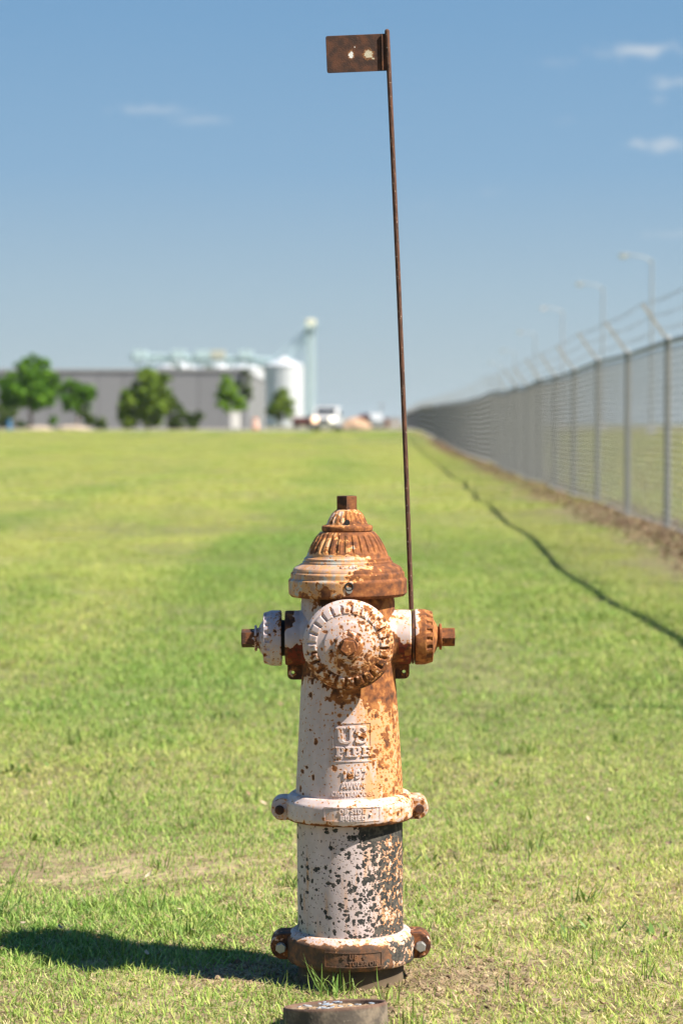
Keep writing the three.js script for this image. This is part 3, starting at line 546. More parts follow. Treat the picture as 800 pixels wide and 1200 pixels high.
// ---------------------------------------------------------------- street lamps beyond the fence
{
  const pole = std([.38, .40, .41], .5, .5), lens = std([.9, .9, .88], .25);
  const list = [[762, 161, 'nearest and tallest looking grey street lamp behind the chain-link fence'], [705, 196, 'second grey street lamp counted from the right edge behind fence'], [658, 238, 'third grey street lamp counted from the right edge behind fence'], [626, 300, 'fourth grey street lamp from the right edge, small in the distance'], [602, 372, 'fifth grey street lamp from the right edge, very faint and small'], [586, 450, 'sixth and farthest street lamp just above the fence line']];
  let first;
  list.forEach(([px, d, label], i) => {
    let t = first;
    if (i === 0) {
      t = thing('street_lamp', label, 'street lamp', [0, 0, 0], 'street lamps along the road behind the fence'); first = t;
      part('base', box(.5, .7, .5, 0, .35, 0), std([.5, .49, .46], .9), t);
      part('pole', bar([0, .6, 0], [0, 11.7, 0], .11, 10, .07), pole, t);
      part('arm', tube([[0, 11.4, 0], [-.35, 11.78, 0], [-1.2, 11.95, 0], [-1.6, 11.98, 0]], .045, 8), pole, t);
      const h = part('lamp_head', rbox(.75, .16, .32, .07, -1.85, 11.98, 0), pole, t);
      const g = new THREE.SphereGeometry(.19, 14, 8, 0, Math.PI * 2, Math.PI / 2, Math.PI / 2); g.scale(1.4, 1, .9); g.translate(-1.9, 11.92, 0); part('lens', g, lens, h);
    } else t = copyOf(first, label);
    const x = XW(px, d); t.position.set(x, groundH(x, ZW(d)), ZW(d));
  });
}

// ---------------------------------------------------------------- road, buildings, silos, vehicles far behind the lawn
{
  const g = new THREE.PlaneGeometry(260, 9, 130, 2); g.rotateX(-Math.PI / 2); const p = g.attributes.position;
  const rz = ZW(199); for (let i = 0; i < p.count; i++) { const x = p.getX(i) - 40, z = p.getZ(i) + rz; p.setXYZ(i, x, groundH(x, z) + .03, z); } g.computeVertexNormals();
  structure(part('road', g, std([.20, .195, .185], .9), scene));
  const y2 = new THREE.PlaneGeometry(150, 60, 30, 8); y2.rotateX(-Math.PI / 2); const q = y2.attributes.position;
  for (let i = 0; i < q.count; i++) { const x = q.getX(i) - 10, z = q.getZ(i) + ZW(240); q.setXYZ(i, x, groundH(x, z) + .03, z); } y2.computeVertexNormals();
  structure(part('gravel_yard', y2, std([.27, .235, .19], .95), scene));
}
{
  const d = 262, z = ZW(d), x0 = XW(-60, d), x1 = XW(291, d), top = 6.5, g0 = .52, t = thing('warehouse', 'long low grey concrete warehouse behind the row of trees', 'warehouse', [0, g0, z]);
  const n = 12, w = (x1 - x0) / n, mats = [.195, .185, .205].map((v) => std([v * .98, v, v * 1.03], .85));
  const pg = box(w - .06, top - .25, .3, 0, (top - .25) / 2, 0);
  for (let i = 0; i < n; i++) { const m = part('wall_panel', pg, mats[(i * 7) % 3], t); m.position.x = x0 + (i + .5) * w; }
  const sp = box(.3, top - .25, 60, 0, (top - .25) / 2, -30); const s1 = part('side_wall', sp, mats[1], t); s1.position.x = x1 - .15; const s2 = part('side_wall', sp, mats[1], t); s2.position.x = x0 + .15;
  part('back_panel', box(x1 - x0 - .1, top - .3, .2, (x0 + x1) / 2, (top - .3) / 2, -.3), std([.1, .1, .1], .9), t);
  part('parapet_coping', box(x1 - x0 + .3, .25, .6, (x0 + x1) / 2, top - .125, 0), std([.30, .30, .29], .7), t);
  part('roof', box(x1 - x0, .2, 60, (x0 + x1) / 2, top - .5, -30), std([.4, .4, .39], .8), t);
}
// grain bins: corrugated walls and cone roofs
const teal = std([.48, .61, .65], .6, .1), white = std([.74, .75, .74], .5, .1);
{
  const wallMat = std([.64, .655, .68], .45, .25), roofMat = std([.58, .60, .63], .5, .2);
  const list = [[208, 22, 431.5, 640, 'leftmost white grain bin, only its cone roof above the warehouse'], [255, 21, 431.5, 640, 'second white grain bin from the left above the warehouse roof'], [291, 20, 432, 600, 'third white grain bin, half hidden behind thin dark tree'], [333, 23, 429, 560, 'rightmost white grain bin beside the tall conveyor tower']];
  let base;
  for (const [px, rpx, top, d, label] of list) {
    const r = rpx / FOC * d, x = XW(px, d), g0 = .4, wallH = YW(top, d) - g0; let t;
    if (!base) {
      t = base = thing('grain_bin', label, 'grain bin', [0, 0, 0], 'grain bins behind the warehouse');
      const prof = []; for (let i = 0; i <= 60; i++) { prof.push([1 + .006 * (i % 2), i / 60]); }
      const wg = new THREE.LatheGeometry(prof.map((p) => new THREE.Vector2(...p)), 40); part('corrugated_wall', wg, wallMat, t);
      const ribs = []; for (let k = 0; k < 20; k++) { const a = k / 20 * Math.PI * 2, b = box(.02, 1, .03, 0, .5, 1.015); b.rotateY(a); ribs.push(b); } part('stiffeners', ribs, wallMat, t).userData.kind = 'stuff';
      const rg = new THREE.LatheGeometry([[1.05, .995], [1.05, 1.01], [.15, 1.12], [.14, 1.15], [0, 1.155]].map((p) => new THREE.Vector2(...p)), 40); part('cone_roof', rg, roofMat, t);
    } else t = copyOf(base, label);
    t.position.set(x, g0, ZW(d)); t.scale.set(r, wallH, r);
  }
  // lattice helper
  const lattice = (a, b, w, n, r) => { const A = new THREE.Vector3(...a), B = new THREE.Vector3(...b), dir = B.clone().sub(A).normalize(), side = Math.abs(dir.y) > .9 ? new THREE.Vector3(1, 0, 0) : new THREE.Vector3(0, 1, 0), s2 = new THREE.Vector3().crossVectors(dir, side).normalize(), s1 = new THREE.Vector3().crossVectors(s2, dir).normalize(); const gs = [], corner = (t, i) => A.clone().lerp(B, t).addScaledVector(s1, (i & 1 ? .5 : -.5) * w).addScaledVector(s2, (i & 2 ? .5 : -.5) * w).toArray(); for (let i = 0; i < 4; i++) gs.push(bar(corner(0, i), corner(1, i), r * 1.4, 5)); for (let k = 0; k < n; k++) for (const [i, j] of [[0, 1], [0, 2], [1, 3], [2, 3]]) { gs.push(bar(corner(k / n, i), corner((k + 1) / n, k % 2 ? i : j), r, 4), bar(corner((k + 1) / n, i), corner((k + 1) / n, j), r, 4)); } return gs; };
  const D = 560, at = (px, py) => [XW(px, D), YW(py, D), ZW(D)];
  const conv = thing('roof_conveyor', 'pale teal conveyor gantry running over the grain bin roofs', 'conveyor', [0, 0, 0]);
  part('gantry', lattice(at(154, 419), at(318, 424), 1.7, 34, .10), teal, conv);
  part('trough', bar(at(154, 417.5), at(318, 422.5), .62, 6), teal, conv);
  for (const px of [162, 178, 208, 222, 254, 268, 291, 315]) part('support_leg', bar(at(px, 421), at(px, 440), .26, 6), teal, conv);
  for (const px of [165, 210, 238, 256, 289]) part('drive_housing', box(3.2, 1.9, 2.2, ...at(px, 415.5)), px === 256 ? std([.50, .50, .42], .6) : teal, conv);
  for (const [a, b] of [[186, 214], [222, 250], [280, 312]]) part('spout', bar(at(a, 419), at(b, 431), .45, 8), teal, conv);
  const tw = thing('bucket_elevator', 'tall pale teal bucket elevator tower with sloping spout lines', 'elevator tower', [0, 0, 0]);
  const tx = 363.5; part('tower_frame', lattice(at(tx, 500), at(tx, 383), 2.1, 26, .075), teal, tw);
  part('elevator_trunk', [box(.6, 23, .7, at(tx - 2.2, 0)[0], 11.9, ZW(D)), box(.6, 23, .7, at(tx + 2.4, 0)[0], 11.9, ZW(D))], std([.62, .70, .70], .55, .1), tw);
  part('head_platform', box(3.4, .3, 3.2, ...at(tx + .5, 384)), teal, tw);
  part('head_housing', rbox(2.4, 1.9, 1.5, .4, ...at(tx + .5, 379)), std([.60, .58, .44], .6), tw);
  for (const off of [-1.6, 1.6]) part('rail', box(.1, 1, 3.2, at(tx, 0)[0] + off, YW(381, D), ZW(D)), teal, tw);
  part('spout', bar(at(tx - 1, 386), at(330, 428), .26, 8), teal, tw); part('spout', bar(at(tx - 1, 389), at(345, 430), .2, 8), teal, tw); part('spout', bar(at(tx - 2, 385), at(312, 428), .2, 8), teal, tw);
  part('guy_frame', [bar(at(350, 405), at(350, 432), .12, 5), bar(at(341, 415), at(341, 432), .12, 5), bar(at(341, 417), at(358, 398), .1, 5)], teal, tw);
}
{
  const d = 300, t = thing('cream_shed', 'narrow cream coloured shed standing between two green trees', 'shed', [XW(290, d), .5, ZW(d)]), h = YW(458, d) - .5, cm = std([.62, .56, .44], .8);
  part('wall', box(1.5, h, 2.4, 0, h / 2, 0), cm, t); part('roof', box(1.7, .18, 2.6, 0, h + .09, 0), std([.5, .47, .4], .7), t); part('door', box(.8, 1.9, .06, .1, .95, 1.23), std([.36, .30, .22], .7), t);
  for (let i = 0; i < 3; i++) part('window', box(.5, .6, .05, -.2, 2.6 + i * .0 + i * .9 * (h > 5 ? 1 : .4), 1.22), std([.22, .22, .2], .3), t);
}
{
  const d = 222, x = XW(275.5, d), t = thing('utility_cabinet', 'white utility cabinet standing in front of bright green tree', 'cabinet', [x, .5, ZW(d)]);
  part('body', rbox(.86, 1.5, .7, .04, 0, .85, 0), std([.72, .70, .66], .5), t); part('plinth', box(.95, .12, .8, 0, .06, 0), std([.3, .3, .28], .9), t); part('lid', rbox(.94, .1, .78, .03, 0, 1.64, 0), std([.68, .66, .62], .5), t);
  for (const s of [-1, 1]) part('door', box(.38, 1.3, .03, s * .2, .85, .36), std([.70, .68, .64], .5), t);
}
{
  const d = 226, t = thing('traffic_drum', 'faded orange traffic drum beside the white utility cabinet', 'traffic drum', [XW(299, d), .5, ZW(d)]), om = std([.66, .28, .16], .6), wm = std([.68, .62, .56], .5);
  const ring = (r0, r1, y0, y1) => { const g = new THREE.CylinderGeometry(r1, r0, y1 - y0, 24); g.translate(0, (y0 + y1) / 2, 0); return g; };
  part('rubber_base', ring(.45, .42, 0, .1), std([.03, .03, .03], .9), t);
  part('drum', [ring(.38, .36, .1, .38), ring(.335, .325, .56, .72), ring(.305, .295, .88, 1.05)], om, t); part('reflective_band', [ring(.355, .345, .38, .56), ring(.32, .31, .72, .88)], wm, t);
  part('handle', new THREE.TorusGeometry(.1, .025, 8, 16, Math.PI).translate(0, 1.05, 0), om, t);
}
{
  const d = 200, t = thing('marker_post', 'short blue marker post at the far left edge of lawn', 'post', [XW(12, d), groundH(XW(12, d), ZW(d)), ZW(d)]);
  part('post', rbox(.30, .85, .22, .04, 0, .42, 0), std([.07, .22, .38], .5), t); part('cap', rbox(.34, .08, .26, .03, 0, .88, 0), std([.05, .16, .3], .5), t);
}
// vehicles facing the viewer: body profile extruded across, wheels, glass, lamps
function vehicle(name, label, cat, px, d, rgb, opt = {}) {
  const x = XW(px, d), t = thing(name, label, cat, [x, groundH(x, ZW(d)), ZW(d)]); t.rotation.y = opt.turn ?? 0;
  const W = opt.w ?? 1.95, paint = new THREE.MeshPhysicalMaterial({ color: new THREE.Color().setRGB(...rgb), roughness: .35, clearcoat: .6 }), glass = std([.02, .025, .03], .1), black = std([.02, .02, .02], .8), chrome = std([.5, .5, .5], .25, .8);
  const prof = opt.profile ?? [[2.7, .45], [2.75, .95], [2.6, 1.12], [1.25, 1.22], [.55, 1.84], [-.9, 1.88], [-1.2, 1.25], [-2.7, 1.22], [-2.72, .45]];
  const s = new THREE.Shape(); prof.forEach((p, i) => s[i ? 'lineTo' : 'moveTo'](p[0], p[1])); s.closePath();
  const g = new THREE.ExtrudeGeometry(s, { depth: W - .16, bevelEnabled: true, bevelSize: .08, bevelThickness: .08, bevelSegments: 3 }); g.translate(0, 0, -(W - .16) / 2); g.rotateY(-Math.PI / 2); part('body', g, paint, t);
  const wg = new THREE.CylinderGeometry(.39, .39, .25, 24); wg.rotateZ(Math.PI / 2);
  for (const sx of [-1, 1]) for (const zz of [1.75, -1.7]) { const w = part('wheel', wg, black, t); w.position.set(sx * (W / 2 - .12), .39, zz); }
  if (!opt.profile) {
    const wsh = new THREE.PlaneGeometry(W - .35, .86); const wp = new THREE.BoxGeometry(W - .36, .80, .03); wp.rotateX(-.84 + Math.PI / 2 - 1.57 + .0); wp.translate(0, 1.56, .98); part('windscreen', wp, glass, t);
    for (const sx of [-1, 1]) { part('side_window', box(.03, .42, 1.3, sx * (W / 2 + .01), 1.52, -.15), glass, t); part('mirror', rbox(.2, .26, .12, .04, sx * (W / 2 + .16), 1.32, .85), black, t); }
    part('grille', rbox(.95, .34, .08, .03, 0, .84, 2.80), black, t); part('bumper', rbox(W + .02, .24, .25, .06, 0, .52, 2.76), chrome, t); part('number_plate', box(.32, .16, .02, 0, .54, 2.90), std([.7, .7, .68], .5), t);
    part('roof_rack', [bar([-.7, 1.98, .3], [-.7, 1.98, -.7], .03), bar([.7, 1.98, .3], [.7, 1.98, -.7], .03), bar([-.75, 1.98, .1], [.75, 1.98, .1], .025), bar([-.75, 1.98, -.5], [.75, 1.98, -.5], .025)], black, t);
    for (const sx of [-1, 1]) { const h = part('headlight', rbox(.46, .40, .1, .08, sx * .68, .92, 2.80), new THREE.MeshStandardMaterial({ color: 0xffffff, roughness: .2, emissive: new THREE.Color(sx < 0 ? 1 : .9, sx < 0 ? .50 : .78, sx < 0 ? .20 : .55), emissiveIntensity: sx < 0 ? 1.5 : 1.2 }), t); if (sx < 0) h.userData.label = 'amber lit headlight'; }
  }
  return t;
}
vehicle('pickup_truck', 'white pickup truck with lit headlights driving towards the lawn', 'pickup truck', 383.5, 193, [.66, .66, .66], { turn: -.10 });
vehicle('parked_van', 'small pale van parked right of the dirt mound', 'van', 437, 345, [.30, .32, .34], { turn: .3, w: 1.9, profile: [[2.4, .4], [2.5, 1.0], [1.7, 1.25], [1.1, 2.0], [-2.3, 2.05], [-2.4, .4]] });
{
  const d = 290, t = thing('flatbed_trailer', 'low dark red trailer just left of white pickup', 'trailer', [XW(355, d), .5, ZW(d)]), rm = std([.10, .022, .016], .6);
  part('box_body', rbox(2.6, .95, 2, .05, 0, .9, 0), rm, t); part('chassis', box(2.5, .15, 1.6, 0, .42, 0), std([.03, .03, .03], .8), t); for (const s of [-.8, .8]) { const w = new THREE.CylinderGeometry(.4, .4, .25, 20); w.rotateX(Math.PI / 2); w.translate(s, .4, .95); part('wheel', w, std([.02, .02, .02], .9), t); }
}
{
  const d = 315, x = XW(417, d), g = new THREE.SphereGeometry(1, 48, 18, 0, Math.PI * 2, 0, Math.PI / 2), p = g.attributes.position;
  for (let i = 0; i < p.count; i++) { const X = p.getX(i), Yy = p.getY(i), Z = p.getZ(i), n = 1 + .18 * fbm(X * 2, Yy * 2, Z * 2, 3); p.setXYZ(i, X * 2.0 * n, Math.pow(Math.max(0, Yy), 1.3) * 1.35 * n, Z * 2.2 * n); } g.computeVertexNormals();
  const t = part('dirt_mound', g, paintMaterial(128, 128, (u, v) => { const n = fbm(u * 12, v * 12, 3, 3); return [...mix3([.34, .22, .14], [.46, .31, .20], ss(-.5, .5, n)), .95, .5 + n * .4]; }, .05), scene); t.position.set(x, .5, ZW(d)); tag(t, 'tan dirt mound right of white pickup at field edge', 'dirt mound');
}
{
  const d = 345, t = thing('red_shed', 'small dark red roofed shed behind the dirt mound', 'shed', [XW(424, d), .5, ZW(d)]);
  part('wall', box(2.6, 1.3, 2, 0, .65, 0), std([.3, .22, .17], .8), t); const s = new THREE.Shape(); s.moveTo(-1.3, 1.3); s.lineTo(1.3, 1.3); s.lineTo(1.3, 1.42); s.lineTo(0, 1.85); s.lineTo(-1.3, 1.42); const g = new THREE.ExtrudeGeometry(s, { depth: 2.3, bevelEnabled: false }); g.translate(0, 0, -1.15); part('roof', g, std([.22, .045, .03], .7), t); part('door', box(.7, 1.1, .05, .2, .55, 1.02), std([.12, .08, .06], .7), t);
  const t2 = thing('rust_container', 'rust brown open steel container beside pale parked van', 'container', [XW(446, d), .5, ZW(d)]);
  part('side_panel', box(2.4, 1.3, .08, 0, .75, .8), std([.20, .085, .05], .8), t2); part('side_panel', box(2.4, 1.3, .08, 0, .75, -.8), std([.20, .085, .05], .8), t2); part('end_panel', box(.08, 1.3, 1.5, 1.16, .75, 0), std([.20, .085, .05], .8), t2); part('end_panel', box(.08, 1.3, 1.5, -1.16, .75, 0), std([.20, .085, .05], .8), t2); part('floor_plate', box(2.4, .1, 1.6, 0, .1, 0), std([.1, .05, .04], .8), t2);
  for (let i = 0; i < 6; i++) part('rib', box(.08, 1.25, .06, -1 + i * .4, .75, .87), std([.17, .07, .04], .8), t2);
  const t3 = thing('grey_pole', 'thin grey utility pole standing behind rust brown container', 'pole', [XW(447, d), .5, ZW(d)]); part('pole', bar([0, 0, 0], [0, 3.6, 0], .07, 8), std([.25, .23, .22], .8), t3); part('crossarm', box(.9, .1, .1, 0, 3.3, 0), std([.25, .23, .22], .8), t3);
  const t4 = thing('stacked_crate', 'pale grey crate nearest to the far end of fence', 'crate', [XW(462, d), .5, ZW(d)]); part('crate_body', rbox(1.9, 1.3, 1.4, .05, 0, .68, 0), std([.42, .38, .36], .7), t4); part('lid', rbox(2.0, .14, 1.5, .04, 0, 1.4, 0), std([.36, .33, .31], .7), t4); part('skid', box(1.7, .1, 1.3, 0, .02, 0), std([.1, .09, .08], .8), t4);
}
{ // low wood on the horizon
  const d = 1500, n = 260, pos = [], idx = [], rows = 5; reseed(44);
  for (let i = 0; i <= n; i++) { const x = lerp(-420, 34, i / n); const h = 3.4 + 2.2 * fbm(i * .13, 2, 1, 3) + 1.3 * noise(i * .8, 5, 2); for (let j = 0; j < rows; j++) { const a = j / (rows - 1) * Math.PI; pos.push(x, -1 + (h + 1.2) * Math.sin(a) * (1 + .15 * noise(i * .9, j * 2, 3)), ZW(d) + 14 * Math.cos(a) + 5 * noise(i * .5, j, 7)); } }
  for (let i = 0; i < n; i++) for (let j = 0; j < rows - 1; j++) { const a = i * rows + j, b = a + rows; idx.push(a, a + 1, b, a + 1, b + 1, b); }
  const g = new THREE.BufferGeometry(); g.setAttribute('position', new THREE.Float32BufferAttribute(pos, 3)); g.setIndex(idx); g.computeVertexNormals();
  tag(part('distant_wood', g, std([.045, .065, .030], .95, 0, { side: THREE.DoubleSide }), scene), 'far-off low dark wood along the horizon line', 'wood', null, 'stuff');
}

// ---------------------------------------------------------------- trees and bushes in front of the warehouse
function leafMaterial() { return new THREE.MeshPhysicalMaterial({ vertexColors: true, roughness: .85, transmission: .3, thickness: 0, side: THREE.DoubleSide, specularIntensity: .12 }); }
const leafMat = leafMaterial(), barkMat = std([.12, .085, .06], .95);
function crown(clumps, per, size, cols) {      // clumps: [x, y, z, radius]; returns one mesh of many small leaves
  const n = clumps.length * per, pos = new Float32Array(n * 12), col = new Float32Array(n * 12), nor = new Float32Array(n * 12), idx = new Uint32Array(n * 6); let k = 0;
  const v = new THREE.Vector3(), a = new THREE.Vector3(), b = new THREE.Vector3();
  for (const [cx, cy, cz, cr] of clumps) { const tone = rnd(); for (let i = 0; i < per; i++) {
    v.set(rr(-1, 1), rr(-1, 1), rr(-1, 1)); if (v.length() > 1) v.normalize().multiplyScalar(rnd()); const q = cr * (.75 + .5 * rnd()); const x = cx + v.x * q, y = cy + v.y * q * .8, z = cz + v.z * q;
    const nrm = v.clone().multiplyScalar(.9).add(new THREE.Vector3(rr(-1, 1), rr(-.3, 1.3), rr(-1, 1))).normalize(); a.set(rr(-1, 1), rr(-1, 1), rr(-1, 1)).cross(nrm).normalize(); b.crossVectors(nrm, a);
    const s = size * rr(.6, 1.3), c = mix3(cols[0], cols[1], clamp(tone * .7 + rr(-.25, .45))).map((q) => q * 1.22);
    [[-1, -.5], [1, -.5], [1, .5], [-1, .5]].forEach(([p, r], m) => { const o = (k * 4 + m) * 3; pos[o] = x + (a.x * p + b.x * r) * s; pos[o + 1] = y + (a.y * p + b.y * r) * s; pos[o + 2] = z + (a.z * p + b.z * r) * s; nor[o] = nrm.x; nor[o + 1] = nrm.y; nor[o + 2] = nrm.z; col[o] = c[0]; col[o + 1] = c[1]; col[o + 2] = c[2]; });
    idx.set([k * 4, k * 4 + 1, k * 4 + 2, k * 4, k * 4 + 2, k * 4 + 3], k * 6); k++;
  } }
  const g = new THREE.BufferGeometry(); g.setAttribute('position', new THREE.BufferAttribute(pos, 3)); g.setAttribute('normal', new THREE.BufferAttribute(nor, 3)); g.setAttribute('color', new THREE.BufferAttribute(col, 3)); g.setIndex(new THREE.BufferAttribute(idx, 1)); return g;
}
// lobes in photograph pixels: [px, py, radius px]; the crown gets the same depth as width
function tree(name, label, cat, px, d, trunkPx, lobes, cols, o = {}) {
  const x = XW(px, d), z = ZW(d), g0 = groundH(x, z), t = thing(name, label, cat, [x, g0, z], o.group), k = d / FOC;
  reseed(1000 + Math.round(px * 7)); const clumps = [];
  for (const [lx, ly, lr] of lobes) { const R0 = lr * k, n = Math.max(5, Math.round((o.n ?? 24) * (lr / 14) ** 2)); for (let i = 0; i < n; i++) { const u = rr(-1, 1), a = rr(0, 6.283), q = Math.cbrt(rr(.25, 1)), s = Math.sqrt(1 - u * u); clumps.push([(lx - px) * k + R0 * q * s * Math.cos(a), YW(ly, d) - g0 + R0 * q * u * .95, R0 * q * s * Math.sin(a), R0 * rr(.16, .34)]); } }
  part(o.bush ? 'foliage' : 'crown', crown(clumps, o.per ?? 120, o.leaf ?? .19, cols), leafMat, t);
  const gs = [], tr = o.trunk ?? .14;
  const mainTop = Math.max(.4, YW(trunkPx, d) - g0);
  gs.push(bar([0, -.1, 0], [rr(-.08, .08), mainTop, 0], tr, 9, tr * .7));
  for (const [lx, ly, lr] of lobes) gs.push(bar([0, mainTop * .92, 0], [(lx - px) * k, YW(ly, d) - g0, rr(-.3, .3)], tr * .6, 6, tr * .2));
  part(o.bush ? 'stem' : 'trunk', gs, barkMat, t);
  return t;
}
const G1 = [[.05, .13, .012], [.15, .29, .026]], G2 = [[.085, .15, .018], [.23, .31, .045]], G3 = [[.13, .25, .020], [.26, .40, .045]], G4 = [[.06, .10, .026], [.13, .18, .05]], G5 = [[.05, .075, .03], [.12, .15, .06]];
tree('broad_tree', 'broad dark green tree at the left edge of the lawn', 'tree', 37, 222, 476, [[22, 452, 18], [44, 438, 17], [14, 466, 14], [40, 460, 20], [58, 448, 12], [56, 466, 11], [30, 430, 11], [40, 424, 8], [8, 452, 10]], G1, { trunk: .2 });
tree('small_tree', 'small rounded green tree right beside the broad dark tree', 'tree', 92, 226, 482, [[84, 460, 14], [98, 462, 13], [86, 472, 12], [102, 474, 8]], G1);
tree('round_tree', 'full olive green tree in front of the middle of the warehouse', 'tree', 174, 222, 486, [[170, 450, 17], [158, 470, 18], [182, 466, 19], [172, 438, 9], [190, 448, 9], [152, 486, 14], [178, 484, 15], [198, 470, 8]], G2, { trunk: .16 });
tree('pale_bush', 'tapering olive bush right of the full olive tree', 'bush', 217, 224, 498, [[205, 482, 10], [213, 492, 10], [227, 492, 9], [203, 494, 8], [232, 487, 5]], G4, { bush: true, trunk: .06 });
tree('bright_tree', 'bright lime green young tree behind white utility cabinet', 'tree', 270, 232, 486, [[266, 456, 10], [270, 470, 13], [260, 468, 8], [280, 476, 8], [265, 447, 6]], G3, { trunk: .08 });
tree('slender_tree', 'slender sparse dark tree rising before the grain bins', 'tree', 288, 262, 480, [[288, 436, 6], [285, 446, 8], [291, 452, 9], [283, 458, 8], [292, 462, 7]], G4, { trunk: .08, n: 15 });
tree('pointed_tree', 'small pointed yellow green tree in front of rightmost grain bin', 'tree', 328, 250, 490, [[331, 462, 8], [324, 474, 11], [334, 474, 10], [330, 482, 11], [340, 484, 6], [318, 484, 7]], G2, { trunk: .09 });
tree('low_hedge', 'low dark bush at the foot of broad dark tree', 'bush', 20, 216, 499, [[4, 492, 8], [14, 488, 9], [26, 494, 7], [2, 480, 6]], G4, { bush: true, trunk: .05 });
tree('round_shrub', 'small round green shrub between the two left trees', 'bush', 63, 216, 499, [[63, 493, 5.5]], G1, { bush: true, trunk: .04 });
tree('low_shrub', 'low spreading dark shrub right of small rounded tree', 'bush', 112, 218, 499, [[106, 490, 8], [114, 493, 8], [120, 496, 5], [100, 484, 6]], G4, { bush: true, trunk: .05 });
{ // stony bank under the left trees
  const d = 212, pos = [[40, 60], [92, 70]]; let i = 0;
  for (const [px, w] of [[46, 34], [86, 44]]) { const g = new THREE.SphereGeometry(1, 40, 10, 0, 6.2832, 0, Math.PI / 2), p = g.attributes.position; for (let k = 0; k < p.count; k++) { const n = 1 + .2 * fbm(p.getX(k) * 3, p.getY(k) * 3 + i * 9, p.getZ(k) * 3, 3); p.setXYZ(k, p.getX(k) * w / 2 / FOC * d * n, p.getY(k) * .42 * n, p.getZ(k) * .8 * n); } g.computeVertexNormals(); const m = part(numbered('soil_bank'), g, std([.36, .29, .22], .95), scene); m.position.set(XW(px, d), groundH(XW(px, d), ZW(d)) - .02, ZW(d)); tag(m, i ? 'bare pale soil bank under small rounded tree' : 'bare pale soil bank under broad dark tree', 'soil bank'); i++; }
}

// ---------------------------------------------------------------- grass
const bladeMat = new THREE.MeshPhysicalMaterial({ vertexColors: true, roughness: .6, transmission: .42, thickness: 0, side: THREE.DoubleSide, specularIntensity: .35 });
const GREENS = [[.110, .188, .034], [.185, .280, .056], [.278, .350, .088], [.37, .395, .135], [.60, .53, .31], [.42, .32, .18]];
function tuft(n, rad, lo, hi, w, lean, weights, seg = 2, gauss = false) {
  const pos = [], nor = [], col = [], idx = [];
  const tot = weights.reduce((a, b) => a + b);
  for (let i = 0; i < n; i++) {
    let q = rnd() * tot, c = 0; while (q > weights[c]) q -= weights[c++];
    const base = GREENS[c], k = rr(.8, 1.2), a = rr(0, 6.283), rad0 = rad * (gauss ? Math.sqrt(-2 * Math.log(1 - rnd() * .98)) * .5 : Math.sqrt(rnd())), bx = Math.cos(a) * rad0, bz = Math.sin(a) * rad0;
    const az = rr(0, 6.283), L = rr(lo, hi) * (c >= 4 ? .9 : 1), tilt0 = lean * rr(.3, 1) + (c >= 4 ? .35 : 0), curve = rr(-.5, 1.4), ww = w * rr(.7, 1.3), sx = -Math.sin(az + rr(-.7, .7)), sz = Math.cos(az);
    let x = bx, y = -.004, z = bz, t = tilt0; const o = pos.length / 3;
    for (let j = 0; j <= seg; j++) {
      const f = j / seg, h = ww * (j === seg ? .08 : 1 - .35 * f) * .5;
      pos.push(x - sx * h, y, z - sz * h, x + sx * h, y, z + sz * h);
      const nx = -Math.cos(az) * Math.cos(t), ny = Math.sin(t), nz = -Math.sin(az) * Math.cos(t);
      nor.push(nx, ny, nz, nx, ny, nz); for (let m = 0; m < 2; m++) col.push(base[0] * k, base[1] * k, base[2] * k);
      const dl = L / seg; x += Math.cos(az) * Math.sin(t) * dl; z += Math.sin(az) * Math.sin(t) * dl; y += Math.cos(t) * dl; t = Math.min(2.0, t + curve / seg);
      if (j < seg) idx.push(o + j * 2, o + j * 2 + 1, o + j * 2 + 2, o + j * 2 + 1, o + j * 2 + 3, o + j * 2 + 2);
    }
  }
  const g = new THREE.BufferGeometry(); g.setAttribute('position', new THREE.Float32BufferAttribute(pos, 3)); g.setAttribute('normal', new THREE.Float32BufferAttribute(nor, 3)); g.setAttribute('color', new THREE.Float32BufferAttribute(col, 3)); g.setIndex(idx); return g;
}
// bare or trodden ground: 0 = full grass, 1 = no grass
function bare(x, z) {
  const n = fbm(x * 9, z * 9, 2, 3), e = (cx, cz, rx, rz) => 1 - ss(.55, 1.15, Math.hypot((x - cx) / rx, (z - cz) / rz) + .38 * n);
  let b = Math.max(e(.018, 0, .155, .16), e(.20, .03, .20, .13) * .95, e(-.17, -.02, .12, .12) * .85, e(.27, -.10, .13, .06) * .7, e(.03, .26, .13, .08) * .8, e(-.20, -.32, .07, .05) * .8, e(.30, .20, .10, .04) * .6);
  b = Math.max(b, .22 * ss(.42, .62, fbm(x * 2.1 + 9, z * 1.5, 6, 3) + .0) );
  const d = DIST - z; if (d > 9) { const fx = x - FENCE_X(d), s = ss(-.95, -.45, fx + .35 * fbm(x * 1.3, z * .5, 8, 3)) * (1 - ss(.1, .5, fx)); b = Math.max(b, s * .92); }
  return b;
}
